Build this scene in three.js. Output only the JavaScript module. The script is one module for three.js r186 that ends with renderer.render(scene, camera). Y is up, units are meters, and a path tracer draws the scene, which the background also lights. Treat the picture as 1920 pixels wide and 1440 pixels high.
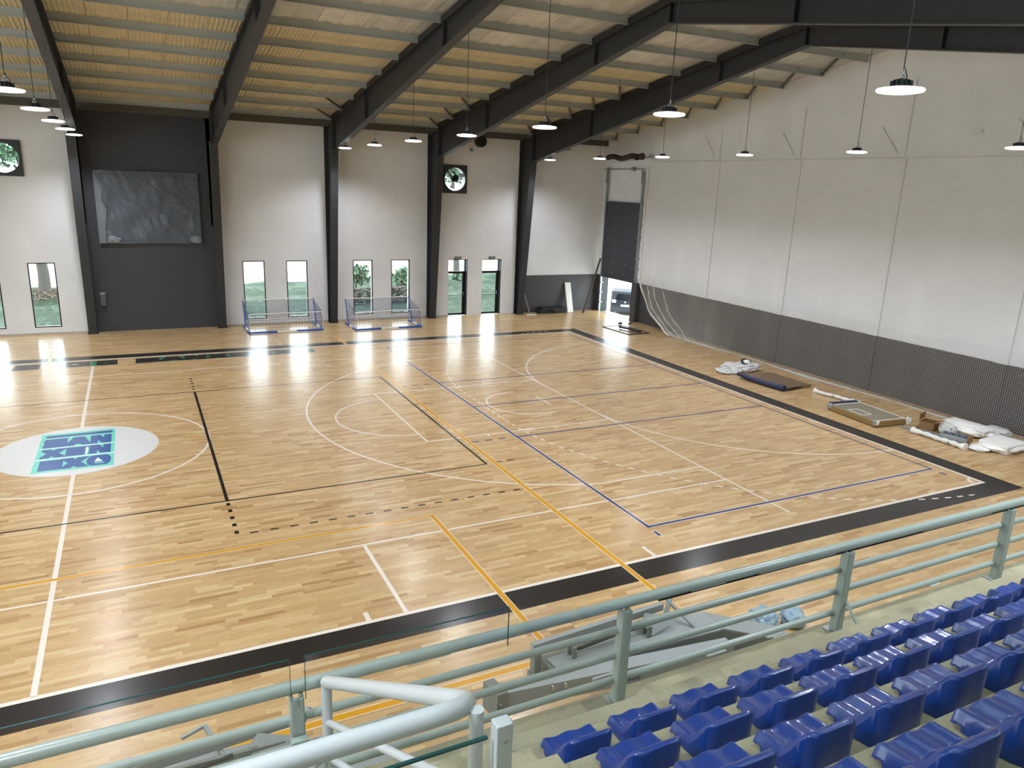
import * as THREE from 'three';
import { mergeGeometries, mergeVertices, toCreasedNormals } from 'three/addons/utils/BufferGeometryUtils.js';
import { RoundedBoxGeometry } from 'three/addons/geometries/RoundedBoxGeometry.js';
import { ImprovedNoise } from 'three/addons/math/ImprovedNoise.js';

// ---------------------------------------------------------------- camera, sky, exposure
const scene = new THREE.Scene();
const renderer = new THREE.WebGLRenderer();
renderer.toneMapping = THREE.LinearToneMapping;
renderer.toneMappingExposure = 1.0;
renderer.shadowMap.enabled = true;
const camera = new THREE.PerspectiveCamera(54.7, 1920 / 1440, 0.05, 400);
camera.position.set(1.6705, 6.666, 20.0872);
camera.rotation.set(-0.2608, -0.4715, 0.0392, 'YXZ');
scene.background = new THREE.Color().setRGB(0.84, 0.97, 1.0);   // bright overcast
scene.backgroundIntensity = 7.2;
const LAMP_CANDELA = 75, LAMP_COLOR = new THREE.Color().setRGB(0.95, 1.0, 1.09), LAMP_GLOW = 3.2;

// ---------------------------------------------------------------- helpers
let seed = 7;
const rnd = () => { seed = (seed * 1664525 + 1013904223) >>> 0; return seed / 4294967296; };
const rr = (a, b) => a + (b - a) * rnd();
const noise = new ImprovedNoise();
const names = new Map();
function numbered(n) { const k = names.get(n) ?? 0; names.set(n, k + 1); return k ? n + '_' + String(k).padStart(3, '0') : n; }
function tag(o, label, category, group, kind) {
  o.userData.label = label; o.userData.category = category;
  if (group) o.userData.group = group;
  if (kind) o.userData.kind = kind;
  return o;
}
function shade(o) { o.castShadow = true; o.receiveShadow = true; return o; }
function thing(name, label, category, p = [0, 0, 0], ry = 0, group, kind) {
  const o = new THREE.Group(); o.name = numbered(name); o.position.set(...p); o.rotation.y = ry;
  scene.add(o); return tag(o, label, category, group, kind);
}
function part(name, geo, mat, parent, label, kind) {
  const g = Array.isArray(geo) ? merge(geo) : geo;
  const m = shade(new THREE.Mesh(g, mat)); m.name = name;
  if (label) m.userData.label = label;
  if (kind) m.userData.kind = kind;
  parent.add(m); return m;
}
function single(name, geo, mat, label, category, group, kind) {
  const g = Array.isArray(geo) ? merge(geo) : geo;
  const m = shade(new THREE.Mesh(g, mat)); m.name = numbered(name); scene.add(m);
  return tag(m, label, category, group, kind);
}
function merge(list) {
  const l = list.map((g) => { const q = g.index ? g.toNonIndexed() : g; for (const k of Object.keys(q.attributes)) if (!['position', 'normal', 'uv'].includes(k)) q.deleteAttribute(k); return q; });
  return l.length === 1 ? l[0] : mergeGeometries(l);
}
const V = (x, y, z) => new THREE.Vector3(x, y, z);
function uvBox(g, s = 1) {           // texture coordinates in metres on the main plane of each face
  const q = g.index ? g.toNonIndexed() : g, p = q.attributes.position, n = q.attributes.normal, uv = new Float32Array(p.count * 2);
  for (let i = 0; i < p.count; i++) {
    const ax = Math.abs(n.getX(i)), ay = Math.abs(n.getY(i)), az = Math.abs(n.getZ(i));
    const [u, v] = ay >= ax && ay >= az ? [p.getX(i), -p.getZ(i)] : ax >= az ? [p.getZ(i), p.getY(i)] : [p.getX(i), p.getY(i)];
    uv[i * 2] = u * s; uv[i * 2 + 1] = v * s;
  }
  q.setAttribute('uv', new THREE.BufferAttribute(uv, 2)); return q;
}
const bx = (x0, x1, y0, y1, z0, z1) => uvBox(new THREE.BoxGeometry(x1 - x0, y1 - y0, z1 - z0).translate((x0 + x1) / 2, (y0 + y1) / 2, (z0 + z1) / 2));
const rb = (w, h, d, x, y, z, r = 0.01, s = 2) => new RoundedBoxGeometry(w, h, d, s, Math.min(r, w / 2.01, h / 2.01, d / 2.01)).translate(x, y, z);
function beam(a, b, w, h, up = V(0, 1, 0)) {       // a square bar between two points
  const A = V(...a), B = V(...b), L = A.distanceTo(B), d = B.clone().sub(A).normalize();
  const s = new THREE.Vector3().crossVectors(up, d); if (s.length() < 1e-4) s.set(1, 0, 0); s.normalize();
  const u = new THREE.Vector3().crossVectors(d, s);
  return new THREE.BoxGeometry(w, h, L).applyMatrix4(new THREE.Matrix4().makeBasis(s, u, d)).translate((A.x + B.x) / 2, (A.y + B.y) / 2, (A.z + B.z) / 2);
}
function rod(a, b, r, seg = 12) {
  const A = V(...a), B = V(...b), g = new THREE.CylinderGeometry(r, r, A.distanceTo(B), seg);
  g.applyQuaternion(new THREE.Quaternion().setFromUnitVectors(V(0, 1, 0), B.clone().sub(A).normalize()));
  return g.translate((A.x + B.x) / 2, (A.y + B.y) / 2, (A.z + B.z) / 2);
}
function pipe(points, r, bend = 0.08, seg = 14) {   // a tube through corners, each corner rounded
  const P = points.map((p) => V(...p)), path = new THREE.CurvePath();
  let at = P[0];
  for (let i = 1; i < P.length - 1; i++) {
    const a = P[i].clone().add(P[i - 1].clone().sub(P[i]).setLength(Math.min(bend, P[i].distanceTo(P[i - 1]) / 2)));
    const b = P[i].clone().add(P[i + 1].clone().sub(P[i]).setLength(Math.min(bend, P[i].distanceTo(P[i + 1]) / 2)));
    path.add(new THREE.LineCurve3(at, a)); path.add(new THREE.QuadraticBezierCurve3(a, P[i], b)); at = b;
  }
  path.add(new THREE.LineCurve3(at, P[P.length - 1]));
  const pts = [];
  for (const c of path.curves) for (let k = 0, n = c.isLineCurve3 ? 1 : 8; k < n; k++) pts.push(c.getPoint(k / n));
  pts.push(P[P.length - 1]);
  return sweep(pts, r, seg, true);
}
function sweep(pts, r, seg = 8, caps = false) {     // round tube along a polyline
  const pos = [], nor = [], uv = [], idx = []; let up = V(0, 1, 0), prev = null;
  pts.forEach((p, i) => {
    const d = (pts[i + 1] ?? p).clone().sub(pts[i - 1] ?? p).normalize();
    let s = new THREE.Vector3().crossVectors(prev ?? (Math.abs(d.y) > 0.9 ? V(1, 0, 0) : up), d).normalize();
    const u = new THREE.Vector3().crossVectors(d, s).normalize(); prev = u;
    for (let k = 0; k <= seg; k++) {
      const a = (k / seg) * Math.PI * 2, n = s.clone().multiplyScalar(Math.cos(a)).addScaledVector(u, Math.sin(a));
      const R = typeof r === 'function' ? r(i / (pts.length - 1)) : r;
      pos.push(p.x + n.x * R, p.y + n.y * R, p.z + n.z * R); nor.push(n.x, n.y, n.z); uv.push(k / seg, i * 0.1);
    }
  });
  for (let i = 0; i < pts.length - 1; i++) for (let k = 0; k < seg; k++) { const a = i * (seg + 1) + k, b = a + seg + 1; idx.push(a, a + 1, b, b, a + 1, b + 1); }
  if (caps) for (const e of [0, pts.length - 1]) {
    const c = pos.length / 3, o = e * (seg + 1), d = e ? pts[e].clone().sub(pts[e - 1]) : pts[0].clone().sub(pts[1]); d.normalize();
    pos.push(pts[e].x, pts[e].y, pts[e].z); nor.push(d.x, d.y, d.z); uv.push(0, 0);
    for (let k = 0; k <= seg; k++) { pos.push(pos[(o + k) * 3], pos[(o + k) * 3 + 1], pos[(o + k) * 3 + 2]); nor.push(d.x, d.y, d.z); uv.push(0, 0); }
    for (let k = 0; k < seg; k++) e ? idx.push(c, c + 1 + k, c + 2 + k) : idx.push(c, c + 2 + k, c + 1 + k);
  }
  const g = new THREE.BufferGeometry();
  g.setAttribute('position', new THREE.Float32BufferAttribute(pos, 3)); g.setAttribute('normal', new THREE.Float32BufferAttribute(nor, 3)); g.setAttribute('uv', new THREE.Float32BufferAttribute(uv, 2));
  g.setIndex(idx); return g;
}
const strands = (lines, r, seg = 3) => merge(lines.map((l) => sweep(l, r, seg)));
function extr(pts, depth, bevel = 0) {               // outline in x, y pushed along z
  const s = new THREE.Shape(pts.map((p) => new THREE.Vector2(p[0], p[1])));
  return new THREE.ExtrudeGeometry(s, { depth, bevelEnabled: bevel > 0, bevelSize: bevel, bevelThickness: bevel, bevelSegments: 2, steps: 1 });
}
function slabFlat(pts, y0, y1) {                     // outline in x, z as a thin flat piece
  const s = new THREE.Shape(pts.map((p) => new THREE.Vector2(p[0], -p[1])));
  return uvBox(new THREE.ExtrudeGeometry(s, { depth: y1 - y0, bevelEnabled: false }).rotateX(-Math.PI / 2).translate(0, y0, 0));
}
function lumpy(w, h, d, amp, freq, s0, det = 5) {    // a crumpled soft body resting on y = 0
  let g = mergeVertices(new THREE.IcosahedronGeometry(1, det * 4).deleteAttribute('uv').deleteAttribute('normal'), 1e-4);
  const p = g.attributes.position;
  for (let i = 0; i < p.count; i++) {
    const x = p.getX(i), y = p.getY(i), z = p.getZ(i);
    const n = 1 + amp * (noise.noise(x * freq + s0, y * freq, z * freq) + 0.6 * Math.abs(noise.noise(x * freq * 2.3, y * freq * 2.3 + s0, z * freq * 2.3)));
    p.setXYZ(i, x * n * w / 2, Math.max(0, (y * n * 0.5 + 0.42) * h), z * n * d / 2);
  }
  g.computeVertexNormals(); g.setAttribute('uv', new THREE.BufferAttribute(new Float32Array(p.count * 2), 2)); return g;
}
// ---------------------------------------------------------------- textures
function tex(w, h, f, rep = 1, srgb = true) {
  const d = new Uint8Array(w * h * 4);
  for (let y = 0; y < h; y++) for (let x = 0; x < w; x++) { const c = f(x / w, y / h), o = (y * w + x) * 4; d[o] = c[0]; d[o + 1] = c[1]; d[o + 2] = c[2]; d[o + 3] = 255; }
  const t = new THREE.DataTexture(d, w, h); t.wrapS = t.wrapT = THREE.RepeatWrapping; t.magFilter = THREE.LinearFilter; t.minFilter = THREE.LinearFilter;
  t.colorSpace = srgb ? THREE.SRGBColorSpace : THREE.NoColorSpace; t.repeat.set(...[].concat(rep, rep).slice(0, 2)); t.needsUpdate = true; return t;
}
const TAU = Math.PI * 2;
function tn(u, v, f, s = 0) {                        // tiling noise
  const a = u * TAU, b = v * TAU, R = f / TAU;
  return noise.noise(Math.cos(a) * R + s, Math.sin(a) * R + s * 2.1, Math.cos(b) * R * 1.0) * 0.5 + noise.noise(Math.sin(b) * R + s, Math.cos(b) * R - s, Math.cos(a) * R + 3.3) * 0.5;
}
const fbm = (u, v, f, s) => tn(u, v, f, s) + 0.5 * tn(u, v, f * 2.1, s + 5) + 0.25 * tn(u, v, f * 4.3, s + 9);
const gray = (b, a, f, s) => (u, v) => { const k = b + a * fbm(u, v, f, s); return [k, k, k]; };
const grainTex = tex(512, 64, (u, v) => { const k = 232 + 16 * noise.noise(u * 3, v * 14, 1.5) + 14 * noise.noise(u * 9, v * 40, 7.7); return [k, k - 3, k - 8]; });
const plasterTex = tex(512, 512, (u, v) => { const k = 240 + 7 * fbm(u, v, 6, 1.3) + 3 * (Math.sin(u * 9973 + v * 7919) * 0.5); return [k, k, k]; }, 0.16);
const concreteTex = tex(1024, 1024, (u, v) => {
  const b = fbm(u, v, 5, 2.2), d = Math.max(0, fbm(u, v, 14, 8.1) - 0.18), g = noise.noise(u * 160, v * 160, 4);
  const k = 205 + 26 * b - 55 * d + 12 * g; return [k, k * 0.985, k * 0.93];
}, 0.42);
const grassTex = tex(512, 512, (u, v) => { const k = fbm(u, v, 26, 1), m = fbm(u, v, 6, 6), g = noise.noise(u * 140, v * 140, 2); const b = 0.75 + 0.4 * k + 0.25 * m + 0.3 * g; const w = Math.max(0, b) ** 1.6; return [50 * w + 40 * Math.max(0, m), 86 * w + 10 * Math.max(0, m), 60 * w + 14 * Math.max(0, m)]; }, 0.3);
const foamTex = tex(512, 512, (u, v) => { const k = 226 + 20 * fbm(u, v, 7, 4) + 8 * noise.noise(u * 90, v * 90, 1); return [k, k * 0.985, k * 0.95]; }, 0.3);
const wrinkleTex = tex(1024, 1024, (u, v) => {
  const w = noise.noise(u * 3 + 4, v * 3, 2) * 1.6;
  let k = 128 + 60 * Math.abs(noise.noise(u * 6 + w * 1.5, v * 5 + w * 2.2, 3)) + 70 * noise.noise(u * 2.2, v * 2.6, 9) - 70 * Math.pow(Math.abs(noise.noise((u + v) * 7 + w, (u - v) * 2.2, 5)), 0.5);
  return [k, k, k];
}, 1, false);
const crinkleTex = tex(512, 512, (u, v) => { const k = 128 + 160 * (Math.abs(tn(u, v, 10, 3)) - 0.15) + 90 * Math.abs(tn(u, v, 24, 8)); return [k, k, k]; }, 2.2, false);
const waveTex = tex(512, 512, (u, v) => { const k = 128 + 50 * tn(u, v, 7, 3) + 30 * tn(u, v, 16, 11); return [k, k, k]; }, 0.9, false);
// ---------------------------------------------------------------- materials
const std = (c, roughness = 0.6, o = {}) => new THREE.MeshStandardMaterial({ color: c, roughness, ...o });
const phy = (c, roughness, o = {}) => new THREE.MeshPhysicalMaterial({ color: c, roughness, ...o });
const M = {
  wall: std('#f1f1f2', 0.85, { map: plasterTex }), dado: std('#444244', 0.55), panel: std('#3d3f45', 0.6),
  translucent: phy('#eef2f2', 0.9, { transmission: 0.5, thickness: 0 }), steel: std('#2e3033', 0.5), purlin: std('#b3b9b7', 0.55), gutter: std('#55544f', 0.6),
  foam: std('#e6dfc6', 0.9, { map: foamTex }), sheet: std('#dbe0e6', 0.7, { map: foamTex }), skylight: std('#ebeff2', 0.6, { map: foamTex }),
  plank: phy('#ffffff', 0.42, { map: grainTex, specularIntensity: 0.25, clearcoat: 0.7, clearcoatRoughness: 0.22 }), subfloor: std('#6d5236', 0.8), floorFar: phy('#b08a5c', 0.42, { specularIntensity: 0.25, clearcoat: 0.7, clearcoatRoughness: 0.22 }),
  lineWhite: phy('#ddd2c6', 0.4, { specularIntensity: 0.25, clearcoat: 0.7, clearcoatRoughness: 0.18 }), lineBlack: phy('#1a1210', 0.4, { specularIntensity: 0.25, clearcoat: 0.7, clearcoatRoughness: 0.18 }),
  band: phy('#231f1c', 0.42, { specularIntensity: 0.2, clearcoat: 0.55, clearcoatRoughness: 0.2 }), lineYellow: phy('#c98f06', 0.4, { specularIntensity: 0.25, clearcoat: 0.7, clearcoatRoughness: 0.18 }), lineBlue: phy('#1b2c6c', 0.4, { specularIntensity: 0.25, clearcoat: 0.7, clearcoatRoughness: 0.18 }),
  alu: std('#26292d', 0.4, { metalness: 0.3 }), glass: phy('#ffffff', 0.0, { transmission: 1, thickness: 0, ior: 1.5 }), glassEdge: std('#1f4a4a', 0.2),
  concrete: std('#c6c2ac', 0.9, { map: concreteTex, bumpMap: concreteTex, bumpScale: 0.004 }), mortar: std('#a5a294', 0.95, { map: concreteTex }),
  seat: phy('#153a8a', 0.32, { clearcoat: 0.5, clearcoatRoughness: 0.09 }), seatBolt: std('#1a2c60', 0.4, { metalness: 0.5 }),
  rail: phy('#9aa8a1', 0.38, { clearcoat: 0.3, clearcoatRoughness: 0.25 }), guard: phy('#b9bfc2', 0.35, { clearcoat: 0.3, clearcoatRoughness: 0.2 }), film: phy('#bfc6c2', 0.3),
  galv: std('#9a9f9e', 0.45, { metalness: 0.4 }), hoopGrey: std('#8d9392', 0.5), hoopDark: std('#70746e', 0.6), rubber: std('#1b1b1c', 0.8),
  white: std('#e9e6e1', 0.6), whitePlastic: phy('#f2f0ec', 0.35, { bumpMap: crinkleTex, bumpScale: 0.02 }), blueFilm: phy('#9fb9c9', 0.3, { transmission: 0.35, thickness: 0, bumpMap: crinkleTex, bumpScale: 0.03 }),
  clearFilm: phy('#f0efee', 0.32, { transmission: 0.4, thickness: 0 }), cardboard: std('#8d6b45', 0.85), navy: std('#20284c', 0.5), black: std('#17181b', 0.55),
  goalBlue: phy('#2b55ad', 0.35), goalWhite: phy('#e8e6e2', 0.35), netDark: std('#56688c', 0.8), netLight: std('#d3cec3', 0.85),
  banner: phy('#525a63', 0.34, { bumpMap: wrinkleTex, bumpScale: 0.06 }), bannerFold: phy('#8f979c', 0.38, { bumpMap: crinkleTex, bumpScale: 0.05, transmission: 0.25, thickness: 0 }),
  lampBody: std('#23272c', 0.45, { metalness: 0.5 }), lampGlow: new THREE.MeshStandardMaterial({ color: '#ffffff', emissive: '#fffaf2', emissiveIntensity: LAMP_GLOW, roughness: 0.5 }), cord: std('#3b4340', 0.6), chrome: std('#c3c9cb', 0.25, { metalness: 0.9 }),
  grass: std('#ffffff', 0.95, { map: grassTex }), gravel: std('#cfc8bc', 0.95), stone: std('#56544f', 0.95), trunk: std('#55534f', 0.95), leaf: std('#5f7a62', 0.8), leafDry: std('#5b5148', 0.95), outsideWhite: std('#e4e4e2', 0.8),
  carPaint: phy('#0c101e', 0.4, { clearcoat: 0.25, clearcoatRoughness: 0.1 }), carGlass: phy('#0d1116', 0.15, { specularIntensity: 0.3 }), tail: std('#b8322a', 0.3), plate: std('#e6e7e4', 0.4), hose: std('#3a322d', 0.8), sign: std('#5b605c', 0.5), oak: std('#8f7346', 0.6),
};

// ---------------------------------------------------------------- FLOOR: planks as real boards, court markings as thin paint
const floor = single('floor', [bx(-25, 25, -0.3, -0.022, -15.9, 22.4)], M.subfloor, 'wide glossy strip-wood sports floor with coloured court markings', 'floor', null, 'structure');
part('floor_surface', [bx(-25, -10, -0.022, 0, -15.5, 22), bx(-10, 25, -0.022, 0, 16.3, 22)], M.floorFar, floor);
{
  const tones = ['#c9a878', '#cfae7e', '#d6b788', '#c6a272', '#dabf92', '#bd996a', '#d2b387', '#cdab80', '#b38d5e', '#d8bb8c'].map((c) => new THREE.Color(c));
  const W = 0.0875, x0 = -10, x1 = 25, boards = [];
  for (let r = 0, z = -15.5; z < 16.3; r++, z += W) {
    let x = x0 - rr(0, 0.8);
    while (x < x1) {
      const L = rr(0.25, 0.8), a = Math.max(x, x0), b = Math.min(x + L, x1);
      if (b - a > 0.03) boards.push([(a + b) / 2, z + W / 2, b - a, tones[Math.floor(rnd() * rnd() * 1.25 * tones.length) % tones.length], rr(-0.0022, 0.0022), rr(0.95, 1.05)]);
      x += L;
    }
  }
  const inView = (b) => b[1] < 15.6 && b[1] > 9.5 && b[0] > 0.2 && b[0] < 9 && b[2] > 0.3;
  const near = boards.filter(inView).sort((p, q) => (p[0] - 2.5) ** 2 + (p[1] - 13) ** 2 - (q[0] - 2.5) ** 2 - (q[1] - 13) ** 2).slice(0, 300);
  const own = new Set(near), rest = boards.filter((b) => !own.has(b));
  const unit = new THREE.BoxGeometry(1, 0.022, W - 0.0012).translate(0, -0.011, 0);
  const field = shade(new THREE.InstancedMesh(unit, M.plank, rest.length)); field.name = 'plank_field'; field.userData.kind = 'stuff';
  const m4 = new THREE.Matrix4(), q = new THREE.Quaternion(), e = new THREE.Euler(), c = new THREE.Color();
  rest.forEach((b, i) => {
    field.setMatrixAt(i, m4.compose(V(b[0], 0, b[1]), q.setFromEuler(e.set(b[4], 0, 0)), V(b[2] - 0.001, 1, 1)));
    field.setColorAt(i, c.copy(b[3]).multiplyScalar(b[5]));
  });
  floor.add(field);
  const mats = tones.map((t) => { const k = M.plank.clone(); k.color.copy(t); return k; });
  for (const b of near) { const p = part('plank', unit, mats[tones.indexOf(b[3])], floor); p.position.set(b[0], 0, b[1]); p.rotation.x = b[4]; p.scale.set(b[2] - 0.001, 1, 1); }
}
{
  const lineX = (x0, x1, z, w) => slabFlat([[x0, z - w / 2], [x1, z - w / 2], [x1, z + w / 2], [x0, z + w / 2]], -0.002, 0);
  const lineZ = (z0, z1, x, w) => slabFlat([[x - w / 2, z0], [x + w / 2, z0], [x + w / 2, z1], [x - w / 2, z1]], -0.002, 0);
  const arc = (cx, cz, r, a0, a1, w, n = 64) => { const o = [], i = []; for (let k = 0; k <= n; k++) { const a = a0 + (a1 - a0) * k / n; o.push([cx + (r + w / 2) * Math.cos(a), cz + (r + w / 2) * Math.sin(a)]); i.push([cx + (r - w / 2) * Math.cos(a), cz + (r - w / 2) * Math.sin(a)]); } return slabFlat([...o, ...i.reverse()], -0.002, 0); };
  const dash = (f, a, b, on, off) => { const l = []; for (let t = a; t < b - 0.02; t += on + off) l.push(f(t, Math.min(b, t + on))); return l; };
  const put = (name, geo, mat, h) => part(name, merge([].concat(geo)).translate(0, h, 0), mat, floor);
  const wB = M.lineBlack, w5 = 0.05, P = Math.PI;
  // black surround band
  put('surround_band', [lineX(-20.65, 20.65, 10.36, 0.58), lineX(-20.65, 20.65, -10.36, 0.58), slabFlat([[20.07, -10.07], [20.65, -10.07], [20.65, 10.07], [20.07, 10.07]], -0.002, 0)], M.band, 0.0012);
  put('boundary_line', [lineX(-20, 20.07, 10.03, 0.08)], M.lineWhite, 0.0016); put('boundary_line', [lineX(-20, 20.07, -10.03, 0.08)], M.lineWhite, 0.0016);
  put('boundary_line', [lineZ(-10, 10, 20.03, 0.08)], M.lineWhite, 0.0016);
  put('halfway_line', [lineZ(-9, -1.8, 0, 0.08), lineZ(1.8, 10, 0, 0.08)], M.lineWhite, 0.0016);
  put('corner_arc', arc(20, 10, 0.28, P, 1.5 * P, 0.07, 16), M.lineWhite, 0.0016);
  put('centre_circle', arc(0, 0, 3, 0, TAU, 0.06, 120), M.lineWhite, 0.0016);
  put('centre_disc', new THREE.CylinderGeometry(1.8, 1.8, 0.002, 96).translate(0, -0.001, 0), phy('#cfcecb', 0.4, { specularIntensity: 0.25, clearcoat: 0.7, clearcoatRoughness: 0.18 }), 0.0018);
  // handball goal area and free-throw line
  put('goal_area_line', [arc(20, 1.5, 6, 0.5 * P, P, w5), arc(20, -1.5, 6, P, 1.5 * P, w5), lineZ(-1.5, 1.5, 14, w5)], M.lineWhite, 0.0017);
  const ft = []; for (let k = 0; k < 44; k++) { const t = k * 0.36, q = 9 * P / 2 * 0.93, s = t + 0.17; const L = q; if (s < L) ft.push(arc(20, 1.5, 9, 0.5 * P + 0.11 + (P / 2 - 0.11) * t / L, 0.5 * P + 0.11 + (P / 2 - 0.11) * s / L, w5, 3), arc(20, -1.5, 9, 1.5 * P - 0.11 - (P / 2 - 0.11) * t / L, 1.5 * P - 0.11 - (P / 2 - 0.11) * s / L, w5, 3)); }
  put('free_throw_line', [...ft, ...dash((a, b) => lineZ(a, b, 11, w5), -1.3, 1.4, 0.17, 0.2)], M.lineWhite, 0.0017);
  put('penalty_mark', [lineZ(-0.5, 0.5, 13.07, w5), lineX(10.95, 11.45, 2.4, 0.07)], M.lineWhite, 0.0019);
  put('substitution_mark', [lineZ(9.6, 10, 10, 0.07), lineZ(9.75, 10, 4.47, 0.08)], M.lineWhite, 0.0017);
  // basketball
  put('basketball_sideline', lineX(-14, 14, 7.5, w5), M.lineWhite, 0.0015); put('basketball_sideline', lineX(-14, 14, -7.5, w5), M.lineWhite, 0.0015);
  put('basketball_endline', lineZ(-7.5, 9.5, 14, w5), M.lineWhite, 0.0015); put('bench_line', lineZ(7.5, 10, 5.08, 0.07), M.lineWhite, 0.0015); put('bench_line', lineZ(-10, -7.5, 6.72, 0.07), M.lineWhite, 0.0015);
  const a3 = Math.acos(6.6 / 6.75);
  put('three_point_line', [arc(12.425, 0, 6.75, 0.5 * P + a3, 1.5 * P - a3, w5, 90), lineX(12.425 - 1.41, 14, 6.6, w5), lineX(12.425 - 1.41, 14, -6.6, w5)], M.lineWhite, 0.0018);
  put('key_line', [lineX(8.2, 14, 2.45, w5), lineX(8.2, 14, -2.45, w5), lineZ(-2.45, 2.45, 8.2, w5), ...[9.95, 11.2, 12.1, 12.95].flatMap((x) => [lineZ(2.45, 2.58, x, 0.05), lineZ(-2.58, -2.45, x, 0.05)])], M.lineWhite, 0.0018);
  put('free_throw_arc', arc(8.2, 0, 1.8, 0.5 * P, 1.5 * P, w5, 48), M.lineWhite, 0.0018);
  put('no_charge_arc', [arc(12.425, 0, 1.25, 0.5 * P, 1.5 * P, w5, 36), lineX(12.425, 12.85, 1.25, w5), lineX(12.425, 12.6, -1.25, w5)], M.lineWhite, 0.0018);
  // black volleyball court
  put('volleyball_line', [lineX(-9, 9, 4.5, w5)], wB, 0.002); put('volleyball_line', [lineX(-9, 9, -4.5, w5)], wB, 0.002);
  put('volleyball_line', [lineZ(-4.5, 4.5, 9, 0.06)], wB, 0.002); put('volleyball_line', [lineZ(-4.5, 4.5, 2.97, 0.07)], wB, 0.002);
  put('restraint_dashes', [...dash((a, b) => lineZ(a, b, 2.97, 0.08), 4.62, 6.35, 0.13, 0.22), ...dash((a, b) => lineZ(a, b, 2.97, 0.07), -6.3, -4.6, 0.13, 0.22), ...dash((a, b) => lineX(a, b, 6.2, 0.05), 3.2, 9.1, 0.16, 0.22), lineX(9.28, 9.44, 4.45, 0.05), lineX(9.6, 9.76, 4.45, 0.05)], wB, 0.002);
  // blue cross court, each line with a white rim
  const bX = (n, x0, x1, z, w = 0.07) => { put(n, lineX(x0 - 0.02, x1 + 0.02, z, w + 0.03), M.lineWhite, 0.0021); put(n, lineX(x0, x1, z, w), M.lineBlue, 0.0025); };
  const bZ = (n, z0, z1, x, w = 0.07) => { put(n, lineZ(z0 - 0.02, z1 + 0.02, x, w + 0.03), M.lineWhite, 0.0021); put(n, lineZ(z0, z1, x, w), M.lineBlue, 0.0025); };
  bZ('cross_court_line', -9.05, 8.95, 10.64); bX('cross_court_line', 10.61, 19.67, 8.92);
  put('cross_court_line', lineZ(-9.05, 8.95, 19.64, w5), M.lineBlue, 0.0025); put('cross_court_line', lineX(10.64, 19.64, -9.1, w5), M.lineBlue, 0.0025);
  for (const z of [-3.08, -0.08, 2.92]) put('cross_court_line', lineX(10.64, 19.64, z, 0.06), M.lineBlue, 0.0025);
  bZ('service_mark', 9.14, 9.34, 10.62); put('service_mark', lineZ(9.16, 9.36, 19.6, 0.06), M.lineBlue, 0.0025);
  put('service_mark', [...dash((a, b) => lineX(a, b, 2.9, 0.06), 9.3, 10.5, 0.2, 0.2), ...dash((a, b) => lineX(a, b, -3.05, 0.05), 9.3, 10.5, 0.2, 0.2), lineX(19.75, 20, -0.08, 0.05), lineX(19.75, 20, -3.08, 0.05)], M.lineBlue, 0.0025);
  // yellow courts
  const yR = (n, g, gw) => { put(n, gw, M.lineWhite, 0.0023); put(n, g, M.lineYellow, 0.0027); };
  yR('yellow_line', lineZ(-12, 12, 9.23, 0.095), lineZ(-12, 12, 9.23, 0.12)); yR('yellow_line', lineX(-6.7, 6.75, 6.78, 0.08), lineX(-6.7, 6.75, 6.78, 0.1));
  yR('yellow_line', lineZ(6.78, 11.96, 6.72, 0.095), lineZ(6.78, 11.96, 6.72, 0.12)); yR('yellow_line', lineX(-6.7, 9.27, 11.97, 0.11), lineX(-6.7, 9.27, 11.97, 0.135));
  yR('yellow_line', lineZ(-12, -6.85, -1.4, 0.07), lineZ(-12, -6.85, -1.4, 0.1)); yR('yellow_line', lineZ(-12, -10.7, 6.7, 0.06), lineZ(-12, -10.7, 6.7, 0.1));
  put('yellow_mark', arc(2.66, 0.0, 0.1, 0, TAU, 0.035, 24), M.lineYellow, 0.0027);
}
// printed panels on the floor: the town's lettering
const TEAL = '#68c9b4', DEEP = '#27508f';
function lettering(w, h, draw) { const c = document.createElement('canvas'); c.width = w; c.height = h; const g = c.getContext('2d'); draw(g, w, h); const t = new THREE.CanvasTexture(c); t.colorSpace = THREE.SRGBColorSpace; t.magFilter = THREE.LinearFilter; return t; }
function fatLetters(g, s, x, y, w, h, color) {       // heavy letters that fill their cell
  const n = s.length, cw = w / n; g.fillStyle = color; g.textAlign = 'center'; g.textBaseline = 'alphabetic';
  for (let i = 0; i < n; i++) {
    g.save(); g.translate(x + cw * (i + 0.5), y + h); g.font = 'bold 200px sans-serif';
    const m = g.measureText(s[i]), sx = cw * 1.0 / m.width, sy = h / 146; g.scale(sx, sy);
    g.lineJoin = 'miter'; g.lineWidth = 26; g.strokeStyle = color; g.strokeText(s[i], 0, -1); g.fillText(s[i], 0, -1); g.restore();
  }
}
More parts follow.
